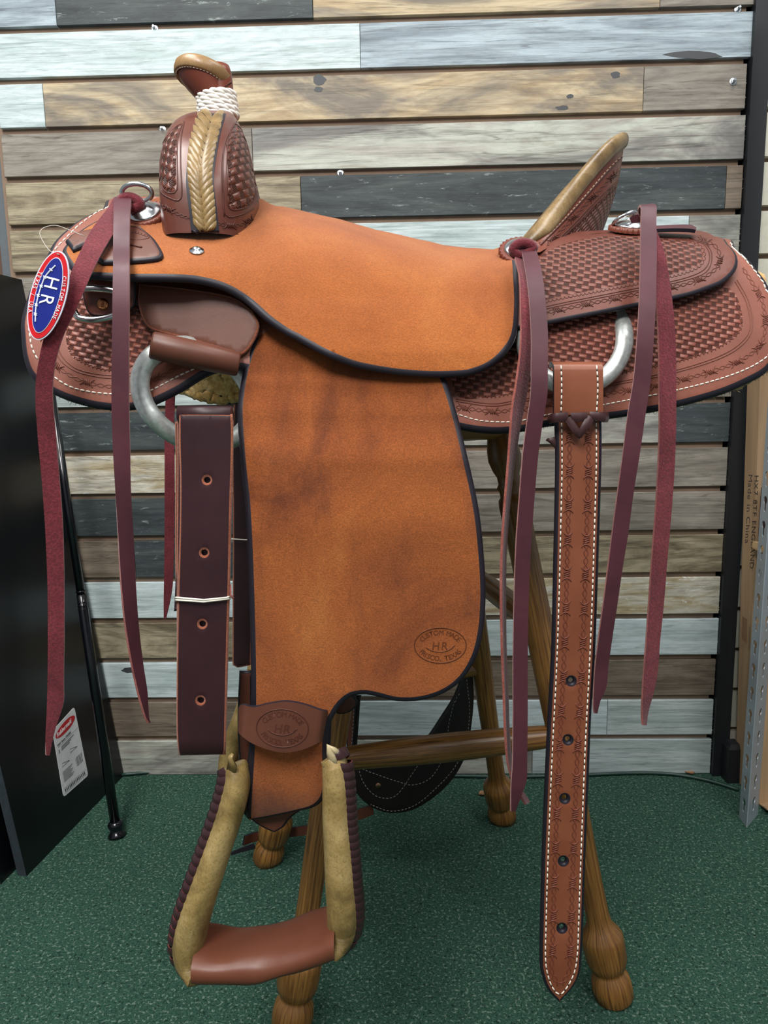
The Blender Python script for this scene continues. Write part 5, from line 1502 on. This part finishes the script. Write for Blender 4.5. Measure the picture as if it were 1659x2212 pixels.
# ---- flank billet --------------------------------------------------
BH = [(1234, 1471), (1227, 1598), (1220, 1725), (1217, 1860), (1214, 2005)]
BO = [(1198, 806, 'c'), (1199, 900), (1201, 1000), (1197, 1200), (1192, 1400), (1184, 1550), (1177, 1700), (1171, 1850), (1167, 2000), (1166, 2065), (1168, 2100), (1182, 2140), (1209, 2170, 'c'), (1237, 2140), (1254, 2108), (1259, 2065), (1262, 2000), (1267, 1850), (1273, 1700), (1279, 1550), (1288, 1400), (1295, 1200), (1301, 1000), (1301, 900), (1300, 806, 'c')]
bild = lambda x, y: P(x, y, .772)
mb, BS = sheet_mesh(smooth(BO, 10, True), bild, .0075, 11, holes=[circ(x, y, 12.5) for x, y in BH], seg=5)
BIL = mb.build('flank_billet', [M_BILLET, M_EDGE, M_BILLET], SAD)
def bx(y, e): 
    l = lin(y, [800, 1000, 1200, 1400, 1550, 1700, 1850, 2000, 2065], [1198, 1201, 1197, 1192, 1184, 1177, 1171, 1167, 1166]); r = lin(y, [800, 1000, 1200, 1400, 1550, 1700, 1850, 2000, 2065], [1300, 1301, 1295, 1288, 1279, 1273, 1267, 1262, 1259]); return l + (r-l)*e
ys_ = [905, 1000, 1150, 1300, 1450, 1600, 1750, 1900, 2000, 2060]
m = MB(); stitches(m, BS, [(bx(y, .13), y) for y in ys_] + [(1181, 2095), (1192, 2130), (1209, 2147), (1226, 2130), (1241, 2098)] + [(bx(y, .87), y) for y in ys_[::-1]], 13, 9.5, .0008, dot_mi=1)
tag(m.build('stitching', [M_THREAD, M_HOLE], BIL), kind='stuff')
m = MB()
barbed(m, BS, [(bx(y, .29), y) for y in [925] + ys_[1:]] + [(1192, 2100), (1208, 2128)], 74, 11, .00055, .25)
barbed(m, BS, [(bx(y, .70), y) for y in [925] + ys_[1:]] + [(1228, 2100), (1212, 2128)], 74, 11, .00055, .27)
tag(m.build('tooled_border', [M_TOOL], BIL), kind='stuff')
# turned-over end round the ring
fr = []
for q in [(895, .7650), (880, .7640), (850, .7635), (820, .7635), (800, .765)]:
    fr.append((P(1197, q[0], q[1]), P(1303, q[0] , q[1])))
a0, b0 = P(1197, 800, .785), P(1303, 800, .785); a0.x, b0.x = fr[-1][0].x, fr[-1][1].x
for k in range(1, 7):
    w = math.radians(180 - 20*k); fr.append((a0 + Vector((0, .0205*math.cos(w), .009*math.sin(w))), b0 + Vector((0, .0205*math.cos(w), .009*math.sin(w)))))
fr = fr[:-1]
mb = MB(); nxx = 8
front = [[a.lerp(b, j/nxx) for j in range(nxx+1)] for a, b in fr]
for j in range(nxx+1): front[0][j] = front[0][j] + Vector((0, 0, .0012*math.sin(j*1.7)))
nrm = []
for i in range(len(fr)):
    t = fr[min(i+1, len(fr)-1)][0] - fr[max(i-1, 0)][0]; nn = Vector((1, 0, 0)).cross(t).normalized()
    nrm.append(nn)
if nrm[1].y > 0: nrm = [-v for v in nrm]
back = [[p - nrm[i]*.0055 for p in r] for i, r in enumerate(front)]
mb.grid(front, 0); mb.grid(back, 0); mb.grid([[r[0] for r in front], [r[0] for r in back]], 1); mb.grid([[r[-1] for r in front], [r[-1] for r in back]], 1); mb.grid([front[0], back[0]], 0)
CH = Surf(BVHTree.FromPolygons([p for r in front for p in r], [(i*(nxx+1)+j, i*(nxx+1)+j+1, (i+1)*(nxx+1)+j+1, (i+1)*(nxx+1)+j) for i in range(len(front)-1) for j in range(nxx)]))
CHO = mb.build('turned_loop', [M_BILLET, M_EDGE], BIL)
m = MB(); stitches(m, CH, [(1212, 794), (1213, 820), (1213, 850), (1212, 884)], 13, 9.5, .0008, dot_mi=1); stitches(m, CH, [(1289, 794), (1291, 820), (1291, 850), (1289, 884)], 13, 9.5, .0008, dot_mi=1)
tag(m.build('stitching', [M_THREAD, M_HOLE], BIL), kind='stuff')
M_TIE = leather('tie_lace', '#3b2224', '#4b2c2d', .38, 14, .06)
def lace(rows): mb, _ = strip_mesh(rows, .002, 6, 4, bow=.0012); mb.build('tie_lace', [M_TIE, M_TIE, M_TIE], BIL)
lace([(1186, 896, 1188, 915, .775, .775), (1195, 893, 1196, 913, .7635, .7635), (1212, 891, 1212, 911, .7615, .7615), (1226, 890, 1226, 909, .763, .763)])
lace([(1312, 890, 1311, 912, .775, .775), (1303, 890, 1303, 912, .7635, .7635), (1290, 890, 1289, 908, .7615, .7615), (1274, 889, 1275, 907, .763, .763)])
lace([(1232, 891, 1238, 910, .7625, .7625), (1250, 891, 1250, 912, .7612, .7612), (1270, 890, 1264, 909, .7625, .7625)])
lace([(1219, 908, 1233, 898, .763, .763), (1230, 925, 1244, 916, .7612, .7612), (1240, 938, 1254, 930, .761, .761), (1250, 947, 1258, 938, .763, .763)])
lace([(1284, 906, 1268, 896, .763, .763), (1273, 922, 1258, 914, .7602, .7602), (1262, 936, 1250, 928, .7602, .7602), (1256, 946, 1246, 938, .762, .762)])
lace([(1181, 948, 1183, 950, .775, .775), (1190, 946, 1193, 962, .772, .772), (1197, 944, 1199, 968, .774, .774)])
# ================================================================== HANG TAG
TAGP, TAGN = P(104, 638, .727), (Vector((-.10, -1, .06))).normalized()
tg = thing('hang_tag', TAGP - Vector((0, 0, .045)), 'blue and red oval paper tag lettered HR on the front skirt', 'tag')
class PlaneS:
    def at(s, x, y): return on_plane(x, y, TAGP, TAGN), TAGN
PS = PlaneS()
_ang = math.atan2(190, -50)   # px direction of the long axis (downwards)
_ux, _uy = math.cos(_ang), math.sin(_ang); _vx, _vy = _uy, -_ux   # reading direction, letter-up direction
def tp(a, b): return (104 + _ux*a + _vx*b, 638 + _uy*a + _vy*b)
def ell(ra, rb, n=48): return [tp(ra*math.cos(2*math.pi*k/n), rb*math.sin(2*math.pi*k/n)) for k in range(n)]
def disc(name, ra, rb, lift, mat_, th=.0004):
    m = MB(); pts = ell(ra, rb); top = [PS.at(*p)[0] + TAGN*lift for p in pts]; low = [p - TAGN*th for p in top]; n = len(pts)
    m.add(top + low, [tuple(range(n)), tuple(range(2*n-1, n-1, -1))] + [(i, (i+1) % n, n+(i+1) % n, n+i) for i in range(n)]); return m.build(name, [mat_], tg, False)
M_TW = plain('tag_white', '#d8d8e6', .35); M_TR = plain('tag_red', '#c8141e', .55, 0, .25); M_TB = plain('tag_blue', '#10217e', .55, 0, .25); M_TL = plain('tag_letter', '#e8ecf4', .35)
disc('card', 99, 39, .0, M_TW, .0012); disc('red_border', 96, 36, .0006, M_TR); disc('white_line', 84, 26.5, .0010, M_TW); disc('blue_field', 82, 25, .0014, M_TB)
m = MB()
def tt(ch, a0, b0, h, sq=1.0, lift=.0018): return put_text(m, ch, lambda x, y: (PS.at(*tp(a0 + x*h*sq, b0 + y*h))[0] + TAGN*lift, TAGN), .0002)
tt('H', -42, -11, 42, .95); tt('R', -2, -12, 42, .95)
m.build('lettering', [M_TL], tg, False)
m = MB()
wp = [tp(a, b) for a, b in ((-66, 1), (-40, -13), (-15, -17), (10, -18), (35, -16), (62, -10))]
wire = smooth(wp, 4); m.tube([PS.at(*p)[0] + TAGN*.0018 for p in wire], .0007, 5)
for i in range(3, len(wire)-2, 5):
    x, y = wire[i]; m.tube([PS.at(x-3, y-3)[0] + TAGN*.0019, PS.at(x+3, y+3)[0] + TAGN*.0019], .0006, 4); m.tube([PS.at(x-3, y+2)[0] + TAGN*.0019, PS.at(x+3, y-2)[0] + TAGN*.0019], .0006, 4)
m.build('barbed_wire_emblem', [M_TL], tg, False)
m = MB()
def arc_t(text, side, a0, a1, h):
    n = len(text)
    for i, ch in enumerate(text):
        if ch == ' ': continue
        a = a0 + (a1-a0)*i/(n-1); rb_ = 30.5; b = rb_*math.sqrt(max(0, 1 - (a/91)**2))*side; sl = -(rb_*a/(91*91))/math.sqrt(max(.05, 1 - (a/91)**2))*side
        l = math.hypot(1, sl); tx, ty = 1/l, sl/l; nx_, ny_ = -ty, tx
        put_text(m, ch, lambda x, y: (PS.at(*tp(a + (x-.3)*h*tx + (y-.36)*h*nx_, b + (x-.3)*h*ty + (y-.36)*h*ny_))[0] + TAGN*.0012, TAGN), .0002)
arc_t('CUSTOM MADE', 1, -46, 44, 11); arc_t('TEXAS / USA', -1, -42, 42, 11)
m.build('rim_lettering', [M_TL], tg, False)
m = MB(); th_ = [(128, 550, .726), (108, 542, .735), (92, 520, .76), (86, 503, .79), (95, 492, .80), (120, 487, .806), (150, 497, .806), (182, 510, .806)]
m.tube([Vector(p) for p in smooth([tuple(P(*q)) for q in th_], .004)], .00045, 5); m.build('hanging_thread', [plain('clear_thread', '#a8a297', .4)], tg)

# ================================================================== STOOL
M_OAK = oakmat('oak', '#8c6431', '#694520', '#281809')
M_OAKF = oakmat('oak_foot', '#8a5a24', '#6a4018', '#3a230e')
STC = Vector((.07, 1.165, 0))
sto = thing('wooden_stool', STC, 'tall oak stool with turned splayed legs under the saddle', 'stool')
def uv_lathe(base, axis, prof, n=24):
    m = MB(); axis = axis.normalized(); a = axis.orthogonal().normalized(); b = axis.cross(a); rows = []; uvs = []
    for t, r in prof:
        rows.append([base + axis*t + (a*math.cos(w) + b*math.sin(w))*r for w in [2*math.pi*k/n for k in range(n)]]); uvs.append([(abs(k/n - .5)*.16, t) for k in range(n)])
    m.grid(rows, 0, True, uvs); m.add(rows[0], [tuple(range(n))]); m.add(rows[-1], [tuple(range(n))]); return m
ZT = .872
def leg(foot, top):
    ax = (top-foot); L = ax.length; ax.normalize()
    prof = [(0, .028), (.004, .0305), (.02, .031), (.036, .029), (.044, .024), (.047, .0225), (.05, .0235), (.056, .0285), (.066, .0315), (.090, .0325), (.102, .0325), (.108, .0305), (.118, .0235), (.126, .0195), (.14, .0178), (.20, .0176), (.34, .0192), (.46, .0208), (.56, .0215), (L-.16, .0212), (L-.105, .0225), (L-.095, .0215), (L-.09, .0175), (L-.082, .0175), (L-.076, .020), (L-.07, .0165), (L-.06, .0168), (L-.05, .021), (L-.035, .0245), (L-.02, .0235), (L, .019)]
    m = uv_lathe(foot, ax, prof)
    for i, v in enumerate(m.v):
        if v.z < 0: m.v[i] = Vector((v.x, v.y, 0.0))
    m.build('leg', [M_OAK], sto); return lambda z: foot + ax*((z-foot.z)/ax.z)
fNR = on_floor(1332, 2168) + Vector((0, .012, 0)); fFR = on_floor(1086, 1770); fFL = on_floor(577, 1858); fNL = on_floor(628, 2222) + Vector((0, .005, 0))
def top_on(px, py, Y): p = P(px, py, Y); return p
tNR = P(1080, 940, 1.085); tNL = P(815, 940, 1.08); tFR = P(972, 950, 1.24); tFL = P(800, 950, 1.23)
lNR, lFR, lFL, lNL = leg(fNR, tNR), leg(fFR, tFR), leg(fFL, tFL), leg(fNL, tNL)
def rung(a, b, r=.0185):
    ax = b-a; L = ax.length; m = uv_lathe(a, ax, [(0, r*.72), (L*.1, r*.85), (L*.35, r), (L*.5, r*1.03), (L*.65, r), (L*.9, r*.85), (L, r*.72)], 20); m.build('stretcher', [M_OAK], sto)
zf = .385
def zat(legf, py):
    lo, hi = .05, .85
    for _ in range(30):
        mid = (lo+hi)/2
        if proj(legf(mid))[1] > py: lo = mid
        else: hi = mid
    return lo
rung(lNL(zat(lNL, 1642)), lNR(zat(lNR, 1588)), .0205)
rung(lFL(.40), lFR(.40))
rung(lNR(zat(lNR, 1352)), lFR(zat(lFR, 1232)))
rung(lNL(.52), lFL(.52))
m = MB(); c = Vector((.075, 1.15, .866)); m.lathe(c, Vector((0, 0, 1)), [(0, .118), (.006, .128), (.02, .131), (.032, .128), (.036, .118)], 40); m.build('seat', [M_OAK], sto)
m = MB(); m.lathe(c + Vector((0, 0, .036)), Vector((0, 0, 1)), [(0, .112), (.03, .118), (.07, .108), (.1, .085), (.115, .04)], 32); m.build('cushion', [plain('cushion_cloth', '#4a3a30', .9)], sto)

# ================================================================== BACK CINCH hanging from the far side
M_CIN = leather('cinch_black_leather', '#17100f', '#211715', .5, 12, .1); M_CINE = NT('cinch_edge').fin('#0d090a', .5)
M_GTH = plain('grey_thread', '#8f8a84', .7)
cin = thing('flank_cinch', P(860, 1755, 1.32), 'dark leather flank cinch with pale stitching hanging behind the stool stretcher', 'cinch')
cY = lambda x, y: 1.33 + .05*((x-880)/140)**2 if x > 880 else 1.33
mb, CS = sheet_mesh(smooth([(1002, 1440, 'c'), (980, 1500), (950, 1548), (920, 1592), (880, 1640), (830, 1640), (780, 1620), (758, 1640), (755, 1690), (770, 1722), (800, 1748), (840, 1762), (890, 1756), (940, 1728), (985, 1684), (1014, 1628), (1026, 1560), (1030, 1500), (1026, 1440, 'c')], 12, True), lambda x, y: P(x, y, cY(x, y)), .008, 12)
CB_ = mb.build('band', [M_CIN, M_CINE, M_CIN], cin)
m = MB()
stitches(m, CS, [(1008, 1470), (1014, 1540), (1004, 1610), (980, 1660), (940, 1704), (895, 1740), (845, 1752), (800, 1738)], 8, 5, .0008)
stitches(m, CS, [(985, 1500), (970, 1560), (966, 1590), (955, 1640), (930, 1680), (895, 1695), (865, 1690), (800, 1668), (770, 1655)], 8, 5, .0008)
stitches(m, CS, [(770, 1645), (785, 1690), (810, 1718), (840, 1724), (862, 1712), (890, 1672), (905, 1650)], 8, 5, .0008)
tag(m.build('stitching', [M_GTH], CB_), kind='stuff')
p, n = CS.at(817, 1697); m = MB(); m.lathe(p, n, [(0, .006), (.0015, .0055), (.0025, .002)], 16); m.build('rivet', [NT('brass_rivet').fin('#8a6a52', .35, 1)], CB_)
mb, _ = sheet_mesh(smooth([(768, 1500, 'c'), (760, 1560), (750, 1610), (745, 1660, 'c'), (768, 1670, 'c'), (774, 1610), (782, 1500, 'c')], 10, True), lambda x, y: P(x, y, 1.335), .006, 10)
mb.build('billet_end', [M_CIN, M_CINE, M_CIN], cin)
mb, BS2 = sheet_mesh(smooth([(746, 1500, 'c'), (745, 1580), (750, 1680, 'c'), (758, 1680, 'c'), (768, 1580), (772, 1500, 'c')], 10, True), lambda x, y: P(x, y, 1.325), .005, 10)
bo = mb.build('keeper_strap', [M_SMOOTH, M_EDGE, M_SMOOTH], cin); m = MB(); stitches(m, BS2, [(765, 1510), (762, 1580), (755, 1660)], 8, 5, .0007); tag(m.build('stitching', [M_GTH], bo), kind='stuff')
mb, _ = strip_mesh([(804, 1738, 808, 1758, 1.34, 1.34), (760, 1752, 764, 1775, 1.345, 1.345), (700, 1775, 700, 1797, 1.37, 1.37), (640, 1786, 638, 1806, 1.395, 1.395), (560, 1796, 556, 1816, 1.40, 1.40), (528, 1806, 524, 1826, 1.38, 1.38)], .004)
mb.build('connecting_strap', [M_SMOOTH, M_EDGE, M_SMOOTH], cin)
mb, _ = strip_mesh([(548, 1822, 552, 1832, 1.37, 1.37), (520, 1832, 524, 1840, 1.37, 1.37), (498, 1842, 500, 1847, 1.37, 1.37)], .003)
mb.build('strap_end', [M_EDGE, M_EDGE, M_EDGE], cin)
